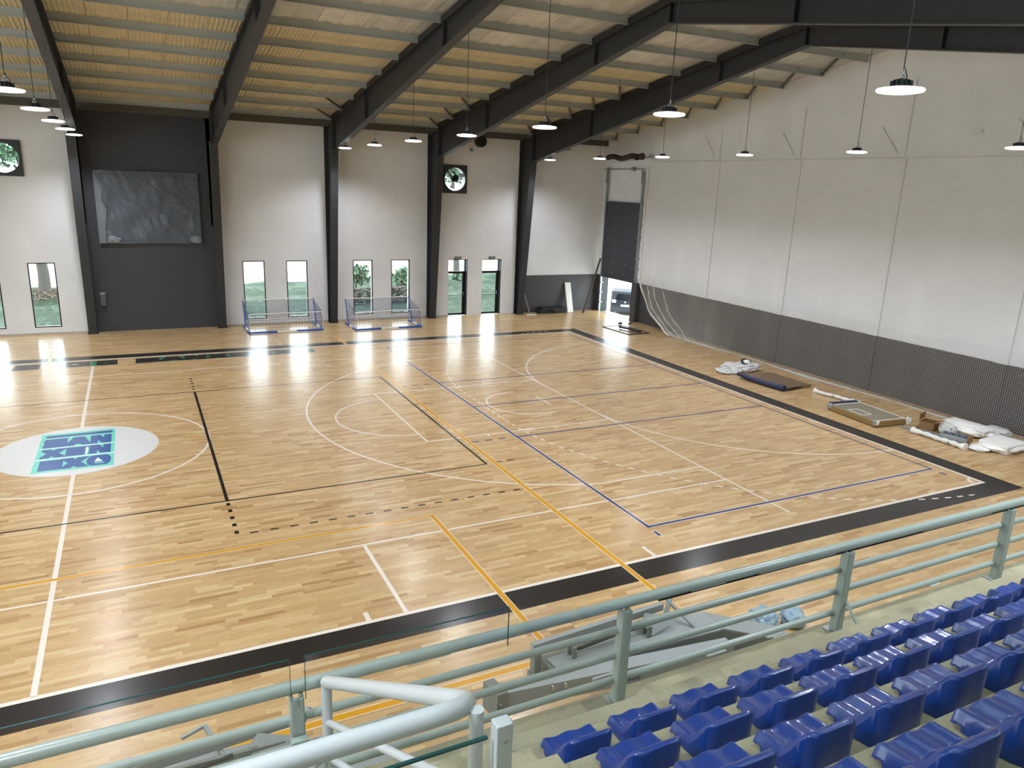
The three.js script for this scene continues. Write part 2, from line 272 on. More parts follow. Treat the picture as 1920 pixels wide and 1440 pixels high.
{
  const t = lettering(768, 1310, (g, w, h) => {
    g.fillStyle = TEAL; g.fillRect(0, 0, w, h);
    g.fillStyle = DEEP; g.fillRect(w * 0.06, h * 0.045, w * 0.9, h * 0.07);
    g.save(); g.beginPath(); g.rect(w * 0.05, h * 0.15, w * 0.91, h * 0.24); g.rect(w * 0.05, h * 0.43, w * 0.91, h * 0.23); g.rect(w * 0.05, h * 0.71, w * 0.91, h * 0.25); g.clip();
    g.fillRect(w * 0.06, h * 0.15, w * 0.3, h * 0.24); fatLetters(g, 'SAN', w * 0.05, h * 0.15, w * 0.91, h * 0.24, DEEP);
    fatLetters(g, 'XEN', w * 0.05, h * 0.43, w * 0.91, h * 0.23, DEEP); g.fillRect(w * 0.4, h * 0.44, w * 0.2, h * 0.2);
    g.fillRect(w * 0.07, h * 0.72, w * 0.29, h * 0.24); fatLetters(g, ' XO', w * 0.05, h * 0.71, w * 0.91, h * 0.25, DEEP); g.fillRect(w * 0.7, h * 0.73, w * 0.22, h * 0.21);
    g.restore();
    g.fillStyle = '#d9e6e2'; g.fillRect(0, h * 0.4, w, h * 0.018); g.fillRect(0, h * 0.675, w, h * 0.022);
    g.fillRect(w * 0.04, h * 0.132, w * 0.92, h * 0.006); g.fillRect(w * 0.62, h * 0.46, w * 0.03, h * 0.2);
    g.beginPath(); g.moveTo(w * 0.79, h * 0.77); g.lineTo(w * 0.86, h * 0.87); g.lineTo(w * 0.75, h * 0.87); g.fill(); g.fillStyle = TEAL; g.fillRect(w * 0.76, h * 0.89, w * 0.12, h * 0.025);
  });
  const m = phy('#ffffff', 0.4, { map: t, specularIntensity: 0.25, clearcoat: 0.7, clearcoatRoughness: 0.18 });
  part('court_emblem', new THREE.PlaneGeometry(1.66, 2.86).rotateX(-Math.PI / 2).translate(-0.03, 0.0026, 0.01), m, floor, 'teal and dark blue lettered emblem in the centre circle');
  const strip = lettering(2048, 240, (g, w, h) => { g.fillStyle = '#2f7a5c'; g.fillRect(0, 0, w, h); g.fillStyle = '#241f1f'; g.fillRect(6, 8, w * 0.118, h - 16); fatLetters(g, 'SANXENXO', 6, 8, w - 12, h - 16, '#241f1f'); });
  part('court_lettering', new THREE.PlaneGeometry(6.4, 0.76).rotateX(-Math.PI / 2).translate(4.54, 0.0026, -9.43), phy('#ffffff', 0.4, { map: strip, specularIntensity: 0.25, clearcoat: 0.7, clearcoatRoughness: 0.18 }), floor, 'dark lettering along the far sideline');
  const s2 = lettering(512, 240, (g, w, h) => { g.fillStyle = '#241f1f'; g.fillRect(0, 0, w, h); g.fillStyle = '#2f7a5c'; g.fillRect(w * 0.46, 0, w * 0.13, h); g.strokeStyle = '#2f6a50'; g.lineWidth = 10; g.strokeRect(w * 0.74, h * 0.35, w * 0.22, h * 0.3); g.fillStyle = '#8fa09a'; g.fillRect(w * 0.12, h * 0.4, w * 0.12, h * 0.2); });
  part('court_lettering', new THREE.PlaneGeometry(1.62, 0.76).rotateX(-Math.PI / 2).translate(-0.05, 0.0026, -9.43), phy('#ffffff', 0.4, { map: s2, specularIntensity: 0.25, clearcoat: 0.7, clearcoatRoughness: 0.18 }), floor);
  part('court_lettering', slabFlat([[-2.35, -9.8], [-1.62, -9.8], [-1.62, -9.05], [-2.42, -9.05], [-2.42, -9.3]], 0.0006, 0.0026), M.band, floor);
}

// ---------------------------------------------------------------- WALLS
function holed(outer, holes, depth) {
  const s = new THREE.Shape(outer.map((p) => new THREE.Vector2(...p)));
  for (const h of holes) {
    const p = new THREE.Path();
    if (h.r) p.absarc(h.x, h.y, h.r, 0, TAU, true); else { p.moveTo(h[0], h[2]); p.lineTo(h[0], h[3]); p.lineTo(h[1], h[3]); p.lineTo(h[1], h[2]); p.closePath(); }
    s.holes.push(p);
  }
  return new THREE.ExtrudeGeometry(s, { depth, bevelEnabled: false, curveSegments: 28 });
}
const WIN = [[-14.06, -13.1], [-12.17, -11.2], [-4.23, -3.27], [-2.29, -1.32], [5.93, 6.89], [7.85, 8.81], [10.97, 11.94], [12.88, 13.83]], DOORS = [[15.91, 16.97], [17.8, 18.9]];
const FANS = [[16.17, 6.87], [-2.64, 6.97]];
const wallFar = single('wall_far', uvBox(holed([[-25, 0], [25, 0], [25, 9.9], [-25, 9.9]], [...WIN.map((w) => [w[0], w[1], 0.28, 2.93]), ...DOORS.map((w) => [w[0], w[1], 0.001, 2.91]), ...FANS.map(([x, y]) => ({ x, y, r: 0.56 }))], 0.36).translate(0, 0, -15.86)), M.wall, 'white painted far wall with tall narrow windows between dark steel columns', 'wall', null, 'structure');
part('dark_bay', bx(-0.25, 4.95, 0, 8.95, -15.5, -15.46), M.panel, wallFar, 'charcoal painted wall bay behind the sheeted board');
part('dark_dado', bx(20.1, 24.96, 0, 2.02, -15.5, -15.47), M.dado, wallFar, 'charcoal dado in the far right corner');
part('skirting', [bx(-25, -0.4, 0, 0.06, -15.5, -15.48), bx(5.1, 15.9, 0, 0.06, -15.5, -15.48)], std('#b9b2aa', 0.6), wallFar);
{
  const g = holed([[-16, 0], [22, 0], [22, 10.2], [2.6, 12.4], [-16, 9.9]], [[-14.95, -11.82, 0.001, 4.0]], 0.36).rotateY(-Math.PI / 2);   // x of the shape becomes z
  const wallRight = single('wall_right', uvBox(g.translate(25.36, 0, 0)), M.wall, 'long white end wall with a charcoal dado behind the hanging net', 'wall', null, 'structure');
  part('dark_dado', bx(24.965, 25.02, 0, 2.0, -11.75, 16.2), M.dado, wallRight, 'charcoal dado at the foot of the end wall');
  part('dark_dado', bx(24.965, 25.02, 0, 2.02, -15.5, -15.02), M.dado, wallRight);
  part('wall_ledge', bx(24.985, 25.02, 8.04, 8.1, -15.5, 16.2), M.wall, wallRight);
  for (const z of [-6.5, -1.95, 2.55, 7.1, 11.65]) {
    part('pilaster', bx(24.94, 25.02, 2.0, 8.02, z - 0.21, z + 0.21), M.wall, wallRight);
    part('dark_pilaster', bx(24.92, 25.02, 0, 2.0, z - 0.21, z + 0.21), M.dado, wallRight);
    part('wall_post', bx(24.94, 25.02, 8.12, 10.9 + (z < 2.6 ? 0.138 : -0.15) * (z - 2.6) - 0.3, z - 0.12, z + 0.12), M.wall, wallRight);
    part('wall_brace', beam([24.9, 8.2, z - 0.15], [24.98, 9.1, z - 0.95], 0.03, 0.03), M.wall, wallRight);
  }
  part('dark_pilaster', bx(24.7, 25.02, 0, 2.02, -11.78, -11.35), M.dado, wallRight);
  part('wall_vent', rb(0.04, 0.12, 0.3, 24.95, 8.8, 5.0), M.wall, wallRight);
}
const LEFTWIN = [[-15, -8], [-7, 0], [1, 8], [9, 16]];
const wallLeft = single('wall_left', uvBox(holed([[-16, 0], [22, 0], [22, 10.2], [2.6, 12.4], [-16, 9.9]], LEFTWIN.map((w) => [w[0], w[1], 2.5, 9]), 0.36).rotateY(-Math.PI / 2).translate(-25, 0, 0)), M.wall, 'white end wall at the far left of the hall', 'wall', null, 'structure');
const BACKWIN = [[-23, -16], [-15, -8]];
const wallNear = single('wall_near', uvBox(holed([[-25, 0], [25, 0], [25, 10], [-25, 10]], BACKWIN.map((w) => [w[0], w[1], 3.6, 9.6]), 0.36).translate(0, 0, 22)), M.wall, 'white wall with high windows behind the stand', 'wall', null, 'structure');
let wn = 0, dn = 0;
for (const [a, b] of WIN) {
  const w = thing('window_' + (++wn), ['tall narrow window between columns, dark framed, far left end', 'tall narrow dark framed window, second at the far left end', 'tall narrow window cut off by the left edge of the picture', 'tall narrow window showing a tree trunk and leaf litter', 'tall narrow window behind the left half of the left goal', 'tall narrow window behind the right half of the left goal', 'tall narrow window behind the left half of the right goal, rubble wall outside', 'tall narrow window behind the right half of the right goal'][wn - 1], 'window', [0, 0, 0], 0, null, 'structure');
  const f = 0.045, z0 = -15.58, z1 = -15.5;
  part('window_frame', [bx(a, a + f, 0.28, 2.93, z0, z1), bx(b - f, b, 0.28, 2.93, z0, z1), bx(a, b, 0.28, 0.28 + f, z0, z1), bx(a, b, 2.93 - f, 2.93, z0, z1)], M.alu, w);
  part('pane', bx(a + f, b - f, 0.28 + f, 2.93 - f, -15.548, -15.54), M.glass, w);
}
for (const [a, b] of BACKWIN) {
  const w = thing('window_' + (++wn), 'wide high window in the wall behind the stand', 'window', [0, 0, 0], 0, 'windows behind the stand', 'structure');
  part('window_frame', [bx(a, a + 0.06, 3.6, 9.6, 22.1, 22.18), bx(b - 0.06, b, 3.6, 9.6, 22.1, 22.18), bx(a, b, 3.6, 3.66, 22.1, 22.18), bx(a, b, 9.54, 9.6, 22.1, 22.18)], M.alu, w);
  part('pane', bx(a + 0.06, b - 0.06, 3.66, 9.54, 22.13, 22.14), M.glass, w);
}
for (const [a, b] of LEFTWIN) {
  const w = thing('window_' + (++wn), 'wide high window in the end wall outside the left of the picture', 'window', [0, 0, 0], 0, 'windows of the left end wall', 'structure');
  part('window_frame', [bx(-25.2, -25.1, 2.5, 9, a, a + 0.06), bx(-25.2, -25.1, 2.5, 9, b - 0.06, b), bx(-25.2, -25.1, 2.5, 2.56, a, b), bx(-25.2, -25.1, 8.94, 9, a, b)], M.alu, w);
  part('pane', bx(-25.16, -25.15, 2.56, 8.94, a + 0.06, b - 0.06), M.glass, w);
}
for (const [a, b] of DOORS) {
  const w = thing('door_' + (++dn), ['dark framed glass door with a transom, nearer the right goal', 'dark framed glass door with a transom, beside the last column'][dn - 1], 'door', [0, 0, 0], 0, null, 'structure');
  const z0 = -15.86, z1 = -15.74, f = 0.06;
  part('door_frame', [bx(a, a + f, 0, 2.91, z0, z1), bx(b - f, b, 0, 2.91, z0, z1), bx(a, b, 2.85, 2.91, z0, z1), bx(a, b, 0, 0.03, z0, z1), bx(b - 0.03, b, 0, 2.91, -15.74, -15.52)], M.alu, w);
  part('transom', bx(a + f, b - f, 2.16, 2.28, z0, z1 + 0.02), M.alu, w);
  const leaf = part('door_leaf', [bx(a + f, a + f + 0.05, 0.03, 2.16, -15.83, -15.77), bx(b - f - 0.1, b - f, 0.03, 2.16, -15.83, -15.77), bx(a + f, b - f, 0.03, 0.1, -15.83, -15.77), bx(a + f, b - f, 1.02, 1.05, -15.83, -15.77)], M.alu, w);
  part('handle', rod([b - f - 0.06, 1.0, -15.73], [b - f - 0.06, 1.2, -15.73], 0.015), M.chrome, leaf);
  part('pane', bx(a + f, b - f, 0.1, 2.16, -15.805, -15.797), M.glass, w); part('pane', bx(a + f, b - f, 2.28, 2.85, -15.805, -15.797), M.glass, w);
}
// sectional door at the right corner
{
  const d = thing('door_' + (++dn), 'half raised charcoal sectional door in the far right corner', 'door', [0, 0, 0], 0, null, 'structure');
  for (let k = 0; k < 7; k++) {
    const y = 1.96 + k * 0.585, p = part('door_panel', rb(0.05, 0.584, 3.14, 24.9, y + 0.29, -13.4, 0.006), std('#3a3c44', 0.5), d);
    for (const z of [-13.95, -12.75]) part('hinge', rb(0.03, 0.07, 0.05, 24.868, y + 0.3, z, 0.006, 1), M.galv, p);
  }
  part('door_backing', bx(24.915, 24.93, 1.97, 6.05, -14.95, -11.84), M.dado, d);
  for (const z of [-14.98, -11.76]) {
    const t = part('door_track', [bx(24.84, 24.95, 0, 7.62, z - 0.035, z + 0.035), beam([24.8, 7.0, z], [24.8, 7.65, z - 0.0], 0.05, 0.05)], M.galv, d);
    for (let y = 0.5; y < 6.2; y += 0.55) part('bracket', bx(24.84, 24.99, y, y + 0.05, z - 0.1, z + 0.1), M.galv, t);
    part('track_curve', pipe([[24.83, 6.6, z + 0.12], [24.83, 7.4, z + 0.12], [24.83, 7.7, z - 0.15]], 0.022, 0.3), M.galv, t);
  }
  part('torsion_shaft', [rod([24.85, 7.72, -15.3], [24.85, 7.72, -11.7], 0.03), rod([24.85, 7.72, -15.05], [24.85, 7.72, -14.85], 0.09), rod([24.85, 7.72, -12.7], [24.85, 7.72, -12.5], 0.1)], M.galv, d);
  part('jamb', bx(24.97, 25.36, 0, 2.0, -15.0, -14.93), M.alu, d); part('sill', bx(24.95, 25.4, -0.01, 0.012, -14.95, -11.82), M.galv, d);
}

// ---------------------------------------------------------------- STEEL FRAME AND ROOF
const topY = (z) => z < 2.6 ? 11.5 + 0.138 * (z - 2.6) : 11.5 - 0.15 * (z - 2.6);
const lowY = (z) => z < 2.6 ? 11.0 + 0.186 * (z - 2.6) : 11.0 - 0.158 * (z - 2.6);
const FR = [-20, -15, -10, -5, 0, 5, 10, 15, 20];
const ord = { 0: 'beside the left of the charcoal bay', 5: 'between the charcoal bay and the left goal', 10: 'between the two goals', 15: 'between the right goal and the glass doors', 20: 'beside the far right corner' };
for (const X of FR) {
  const cx = X - (X === 0 ? 0.2 : 0.1), hw = 0.17, zi = (y) => -15.05 + y * 0.105;      // inner flange line
  const c = [extr([[-15.5, 0], [-15.05, 0], [zi(7.95), 7.95], [zi(7.95), 9.0], [-15.5, 9.0]], 0.02).rotateY(-Math.PI / 2).translate(cx + 0.01, 0, 0)];
  c.push(beam([cx, 0, -15.05], [cx, 7.95, zi(7.95)], 2 * hw, 0.03, V(1, 0, 0)).translate(0, 0, 0));
  const fl = new THREE.BoxGeometry(2 * hw, 8.0, 0.03); fl.rotateX(Math.atan(0.105)).translate(cx, 3.98, -15.05 + 0.105 * 3.98); c[1] = fl;
  c.push(bx(cx - hw, cx + hw, 0, 9.0, -15.5, -15.46), bx(cx - hw - 0.03, cx + hw + 0.03, 0, 0.03, -15.5, -14.98));
  for (const y of [7.95]) c.push(bx(cx - hw, cx + hw, y - 0.015, y + 0.015, -15.48, zi(7.95)));
  const vis = ord[X];
  single('steel_column', c, M.steel, vis ? 'tapered charcoal steel column ' + vis : 'tapered charcoal steel column outside the left of the picture', 'column', vis ? null : 'columns left of the picture', 'structure');
  const x = X - 0.05, fw = 0.13;
  const web = (z0, z1, z2) => extr([[z0, lowY(z0)], [z1, lowY(z1)], [z2, lowY(z2)], [z2, topY(z2)], [z1, topY(z1)], [z0, topY(z0)]], 0.016).rotateY(-Math.PI / 2).translate(x + 0.008, 0, 0);
  const r = [web(-14.4, 2.6, 21.9)];
  for (const f of [lowY, topY]) for (const [a, b] of [[-14.4, 2.6], [2.6, 21.9]]) r.push(beam([x, f(a), a], [x, f(b), b], 2 * fw, 0.03));
  for (const z of [-14.3, -9, -1, 2.6, 7]) r.push(bx(x - fw, x + fw, lowY(z), topY(z), z - 0.012, z + 0.012));
  for (const [a, b] of [[-14.4, 2.6], [2.6, 21.9]]) r.push(beam([x, topY(a) + 0.1, a], [x, topY(b) + 0.1, b], 0.2, 0.19));
  single('roof_rafter', r, M.steel, vis ? 'charcoal tapered steel roof beam rising from the column ' + vis : 'charcoal tapered steel roof beam outside the left of the picture', 'roof beam', vis ? null : 'roof beams left of the picture', 'structure');
}
const PZ = []; for (let k = 0; k < 9; k++) PZ.push(0.65 - 1.885 * k); for (let k = 0; k < 9; k++) PZ.push(4.55 + 1.93 * k);
PZ.forEach((z, i) => {
  const y = topY(z) + 0.015, h = 0.27;
  const g = [bx(-25, 24.95, y, y + h, z - 0.006, z + 0.006), bx(-25, 24.95, y, y + 0.02, z - 0.006, z + 0.07), bx(-25, 24.95, y + h - 0.02, y + h, z - 0.07, z + 0.006)];
  single('roof_purlin', g, M.purlin, i < 9 ? 'grey steel purlin on the far roof slope, ' + ['first', 'second', 'third', 'fourth', 'fifth', 'sixth', 'seventh', 'eighth', 'ninth'][i] + ' below the ridge' : 'grey steel purlin on the near roof slope, ' + ['first', 'second', 'third', 'fourth', 'fifth', 'sixth', 'seventh', 'eighth', 'ninth'][i - 9] + ' below the ridge', 'purlin', null, 'structure');
});
single('eave_beam', [bx(-25, 25, 8.92, 9.2, -15.46, -15.3)], M.gutter, 'grey eave beam along the head of the far wall', 'beam', null, 'structure');
{
  const braces = [];
  for (const [X, n0, n1] of [[25, 0, 8], [20, 3, 8], [15, 5, 8], [10, 6, 8]]) for (let k = n0; k < n1; k++) {
    const z = PZ[k], z2 = PZ[k + 1], y = topY(z) + 0.06, y2 = topY(z2) + 0.1;
    braces.push([X - (X === 25 ? 1.35 : 1.5), y + 0.12, z, X - 0.15, y2 - 0.02, z2]);
    if (X < 25) braces.push([X + 1.5, y, z, X + 0.1, y2, z2]);
  }
  const o = thing('roof_bracing', 'brown grey diagonal struts under the roof near the eaves', 'bracing', [0, 0, 0], 0, null, 'structure');
  for (const b of braces) part('strut', beam(b.slice(0, 3), b.slice(3), 0.09, 0.05), M.gutter, o);
}
{
  const ceiling = thing('ceiling', 'ribbed roof lining, yellow foam near the eaves and pale sheets near the ridge', 'ceiling', [0, 0, 0], 0, null, 'structure');
  const ribs = (w, n) => { const t = [], b = []; for (let k = 0; k < n; k++) { const a = k / n * w, s = w / n; t.push([a, 0], [a + s * 0.35, 0], [a + s * 0.5, 0.022], [a + s * 0.85, 0.022]); } t.push([w, 0]); return [...t, [w, 0.07], [0, 0.07]]; };
  const sheetGeo = (w, n, L) => uvBox(extr(ribs(w, n), L));
  const cache = {};
  const sheet = (x, w, z0, z1, mat, n) => {           // hung along the slope between z0 and z1
    const y = (z) => topY(z) + 0.245, L = Math.hypot(z1 - z0, y(z1) - y(z0)), key = [w, n, L.toFixed(2)].join();
    const m = part('roof_sheet', cache[key] ??= sheetGeo(w - 0.012, n, L), mat, ceiling);
    m.position.set(x, y(z0), z0); m.rotation.x = -Math.atan2(y(z1) - y(z0), z1 - z0);
  };
  for (let x = -5; x < 25; x += 1) { sheet(x, 1, -15.6, -3.1, M.foam, 8); }
  for (let k = -1; k < 5; k++) { const b = k * 5; for (const [a, w, m] of [[0, 1.8, M.sheet], [1.8, 1.3, M.skylight], [3.1, 1.9, M.sheet]]) sheet(b + a, w, -3.1, 2.6, m, 3); }
  for (let k = -1; k < 5; k++) for (const [a, w] of [[0, 1.8], [1.8, 1.3], [3.1, 1.9]]) sheet(k * 5 + a, w, 2.6, 12, M.sheet, 3);
  for (const [z0, z1, m] of [[-15.6, -3.1, M.foam], [-3.1, 2.6, M.sheet], [2.6, 12, M.sheet]]) sheet(-25.3, 20.3, z0, z1, m, 20);
  const SKY = [[-13, -9], [-6, -2], [1, 5], [8, 12], [15, 19]]; let px = -25.3;   // translucent panels over the stand, outside the picture
  for (const [a, b] of [...SKY, [25.2, 25.2]]) {
    sheet(px, a - px, 12, 22.3, M.sheet, 8); part('roof_deck', beam([(px + a) / 2, topY(12) + 0.36, 12], [(px + a) / 2, topY(22.5) + 0.36, 22.5], a - px, 0.06), M.gutter, ceiling);
    if (b > a) sheet(a, b - a, 12, 22.3, M.translucent, 8);
    px = b;
  }
  part('ridge_cap', [beam([-25, 11.82, 2.6], [25, 11.82, 2.6], 0.5, 0.03)], M.sheet, ceiling);
  // roof deck above keeps daylight out
  for (const [z0, z1] of [[-16, 2.6], [2.6, 12]]) part('roof_deck', beam([0, topY(z0) + 0.36, z0], [0, topY(z1) + 0.36, z1], 51, 0.06), M.gutter, ceiling);
}

// ---------------------------------------------------------------- PENDANT LAMPS
{
  const lens = new THREE.LatheGeometry([[0, -0.028], [0.2, -0.028], [0.255, -0.018], [0.272, 0.0], [0.26, 0.018], [0.16, 0.034], [0, 0.036]].map((p) => new THREE.Vector2(p[0], p[1])), 36);
  const body = merge([new THREE.CylinderGeometry(0.085, 0.1, 0.085, 20).translate(0, 0.078, 0), ...Array.from({ length: 14 }, (_, k) => new THREE.BoxGeometry(0.016, 0.07, 0.05).translate(0, 0.07, 0.1).rotateY(k / 14 * TAU))]);
  const hook = merge([new THREE.TorusGeometry(0.028, 0.008, 8, 16).translate(0, 0.15, 0), rod([0, 0.12, 0], [0, 0.14, 0], 0.012), new THREE.TorusGeometry(0.02, 0.006, 8, 14).scale(1, 1.8, 1).rotateY(1.2).translate(0, 0.205, 0)]);
  const cable = sweep([V(0.05, 0.1, 0), V(0.07, 0.16, 0.01), V(0.03, 0.2, 0.02), V(0.012, 0.26, 0)], 0.007, 6);
  const rows = { 0: 'left row', 10: 'middle row', 20: 'right row' }, words = ['nearest the far wall', 'second from the far wall', 'third from the far wall', 'fourth from the far wall', 'fifth from the far wall', 'sixth from the far wall', 'largest and nearest the stand'];
  for (const X of [-20, -10, 0, 10, 20]) for (let k = 0; k < 8; k++) {
    const z = -12.75 + 4.4 * k, y = X === 0 ? 7.86 : 7.94, seen = k < 7 ? rows[X] : null;
    const L = thing('pendant_lamp', seen ? 'round glowing high bay lamp on a cord, ' + seen + ', ' + words[k] : k < 7 ? 'round lamp left of the picture, ' + (X === -10 ? 'first' : 'second') + ' unseen row, ' + words[k].replace('largest and nearest the stand', 'nearest the stand') : 'round high bay lamp over the stand outside the picture, row ' + ['one', 'two', 'three', 'four', 'five'][(X + 20) / 10] + ' from the left wall', 'lamp', [X, y, z], 0, seen ? 'high bay lamps, ' + seen : k < 7 ? 'high bay lamps left of the picture' : 'high bay lamps over the stand');
    part('lens', lens, M.lampGlow, L); part('housing', body, M.lampBody, L); part('hook', hook, M.chrome, L);
    const top = lowY(z) - y; part('cord', [rod([0, 0.22, 0], [0, top, 0], 0.008, 6), cable], M.cord, L);
    const s = new THREE.SpotLight(LAMP_COLOR, LAMP_CANDELA, 0, 1.25, 0.6, 2); s.position.set(0, -0.06, 0); s.target.position.set(0, -5, 0); s.castShadow = true; s.shadow.radius = 11;
    L.add(s, s.target);
  }
}

// ---------------------------------------------------------------- FAR WALL FITTINGS
{
  const b = thing('sheeted_board', 'dark board under a wrinkled clear plastic sheet on the charcoal bay', 'board', [2.34, 3.72, -15.44]);
  const g = new THREE.PlaneGeometry(3.92, 2.94, 80, 60).translate(0, 1.47, 0), p = g.attributes.position;
  for (let i = 0; i < p.count; i++) {
    const x = p.getX(i), y = p.getY(i), e = Math.min(1, Math.min(1.96 - Math.abs(x), y, 2.94 - y) * 4);
    p.setZ(i, 0.07 + e * (0.05 * noise.noise(x * 1.1, y * 1.3, 2) + 0.035 * Math.abs(noise.noise((x + y) * 1.6, (x - y) * 0.8, 5)) + 0.02 * noise.noise(x * 4 + y, y * 2.2, 8)));
  }
  g.computeVertexNormals(); part('backing', bx(-1.9, 1.9, 0.04, 2.9, -0.02, 0.03), M.panel, b); part('plastic_sheet', g, M.banner, b);
  part('sheet_fold', slabFoldL(), M.bannerFold, b); part('sheet_hem', sweep([V(-1.8, 0.02, 0.1), V(-1.5, 0.05, 0.12), V(-1, 0.02, 0.1), V(0, 0.03, 0.1), V(1.2, 0.02, 0.1), V(1.93, 0.06, 0.1)], (t) => 0.02 + 0.012 * Math.sin(t * 19), 6, true), M.bannerFold, b);
  part('sheet_fold', lumpy(0.45, 0.3, 0.1, 0.4, 1.6, 4, 2).translate(-1.42, 0.02, 0.1), M.bannerFold, b); part('sheet_fold', lumpy(0.4, 0.32, 0.08, 0.4, 1.6, 9, 2).translate(1.75, 0.02, 0.1), M.bannerFold, b);
  function slabFoldL() { return extr([[-1.97, 2.94], [-1.97, 0], [-1.72, 0.02], [-1.7, 0.6], [-1.6, 1.35], [-1.76, 1.75], [-1.7, 2.15], [-1.9, 2.75]], 0.012, 0.004).translate(0, 0, 0.11); }
}
for (const [i, [x, y]] of FANS.entries()) {
  const f = thing('exhaust_fan', ['square housed wall fan beside the column, struts seen against daylight', 'square housed wall fan cut by the left edge, foliage behind'][i], 'fan', [x, y, -15.5]);
  part('housing', holed([[-0.64, -0.68], [0.64, -0.68], [0.64, 0.68], [-0.64, 0.68]], [{ x: 0, y: 0, r: 0.55 }], 0.07), M.steel, f);
  part('shroud', new THREE.CylinderGeometry(0.56, 0.56, 0.3, 40, 1, true).rotateX(Math.PI / 2).translate(0, 0, -0.13), M.galv, f);
  if (i === 0) {
    part('grille', [bx(-0.01, 0.01, -0.56, 0.56, -0.02, 0), bx(-0.56, 0.56, -0.008, 0.008, -0.02, 0)], M.steel, f);
    part('strut', [beam([-0.45, 0.5, 0.0], [-0.08, -0.08, -0.05], 0.045, 0.045), beam([-0.28, 0.56, 0.0], [0.12, 0.12, -0.05], 0.045, 0.045)], M.steel, f);
    part('motor', [new THREE.CylinderGeometry(0.17, 0.17, 0.2, 20).rotateX(Math.PI / 2).translate(0.04, 0.06, -0.1), rb(0.3, 0.18, 0.12, 0.0, -0.02, -0.08, 0.03)], M.lampBody, f);
    for (let k = 0; k < 3; k++) part('blade', extr([[0.1, -0.05], [0.5, -0.16], [0.53, 0.08], [0.1, 0.06]], 0.008, 0.002).rotateX(0.5).rotateZ(k * TAU / 3 + 0.4).translate(0.04, 0.05, -0.2), std('#b9c1c6', 0.3, { metalness: 0.7 }), f);
  }
}
for (const [i, x] of [16.42, 18.33].entries()) {
  const t = lettering(256, 80, (g, w, h) => { g.fillStyle = '#5d655f'; g.fillRect(0, 0, w, h); g.fillStyle = '#c7cdc6'; g.font = 'bold 54px sans-serif'; g.textAlign = 'center'; g.textBaseline = 'middle'; g.fillText('SAIDA', w / 2, h / 2 + 3); });
  const s = thing('exit_sign', ['small grey exit sign above the glass door nearer the goals', 'small grey exit sign above the glass door beside the last column'][i], 'sign', [x, 2.99, -15.49]);
  part('sign_box', rb(0.36, 0.13, 0.04, 0, 0, 0.02), M.sign, s); part('sign_face', new THREE.PlaneGeometry(0.34, 0.11).translate(0, 0, 0.0415), std('#ffffff', 0.5, { map: t }), s);
}
{
  const d = thing('towel_dispenser', 'small grey dispenser box on the charcoal wall beside a column', 'dispenser', [0.28, 1.12, -15.46]);
  part('body', rb(0.22, 0.5, 0.14, 0, 0.25, 0.08, 0.03), std('#5a5c60', 0.5), d); part('lid', rb(0.23, 0.08, 0.15, 0, 0.52, 0.08, 0.02), std('#8a8d90', 0.5), d);
  const s = thing('round_speaker', 'black round drum high on the far wall under the roof', 'speaker', [17.4, 8.72, -15.2]);
  part('drum', new THREE.CylinderGeometry(0.27, 0.27, 0.3, 28).rotateX(Math.PI / 2), M.black, s); part('cone', new THREE.TorusGeometry(0.15, 0.02, 8, 24).translate(0, 0, 0.16), M.rubber, s); part('mount', bx(-0.05, 0.05, -0.05, 0.05, -0.28, -0.1), M.black, s);
  single('detector', new THREE.CylinderGeometry(0.07, 0.09, 0.08, 16).rotateX(Math.PI / 2).translate(17.05, 8.3, -15.46), M.galv, 'tiny pale sensor below the black drum on the far wall', 'sensor');
  single('vent_block', rb(0.32, 0.09, 0.05, 22.6, 8.62, -15.46), M.galv, 'small grey block high on the wall in the far right corner', 'vent');
  const h = thing('flexible_hose', 'dark flexible hose hanging level above the sectional door', 'hose', [24.4, 8.28, -12.8]);
  part('hose', sweep(Array.from({ length: 60 }, (_, k) => V(0, 0.06 * Math.sin(k / 7), -1.6 + k / 59 * 2.4)), (t) => 0.13 + 0.012 * Math.sin(t * 170), 12, true), M.hose, h);
  part('coupling', rod([0, 0, 0.95], [0, 0, 1.1], 0.16), M.hose, h); part('nozzle', new THREE.SphereGeometry(0.17, 16, 12).translate(0, 0.02, 1.45), M.hose, h); part('bracket', bx(0, 0.55, -0.02, 0.02, 1.2, 1.7), M.galv, h);
}

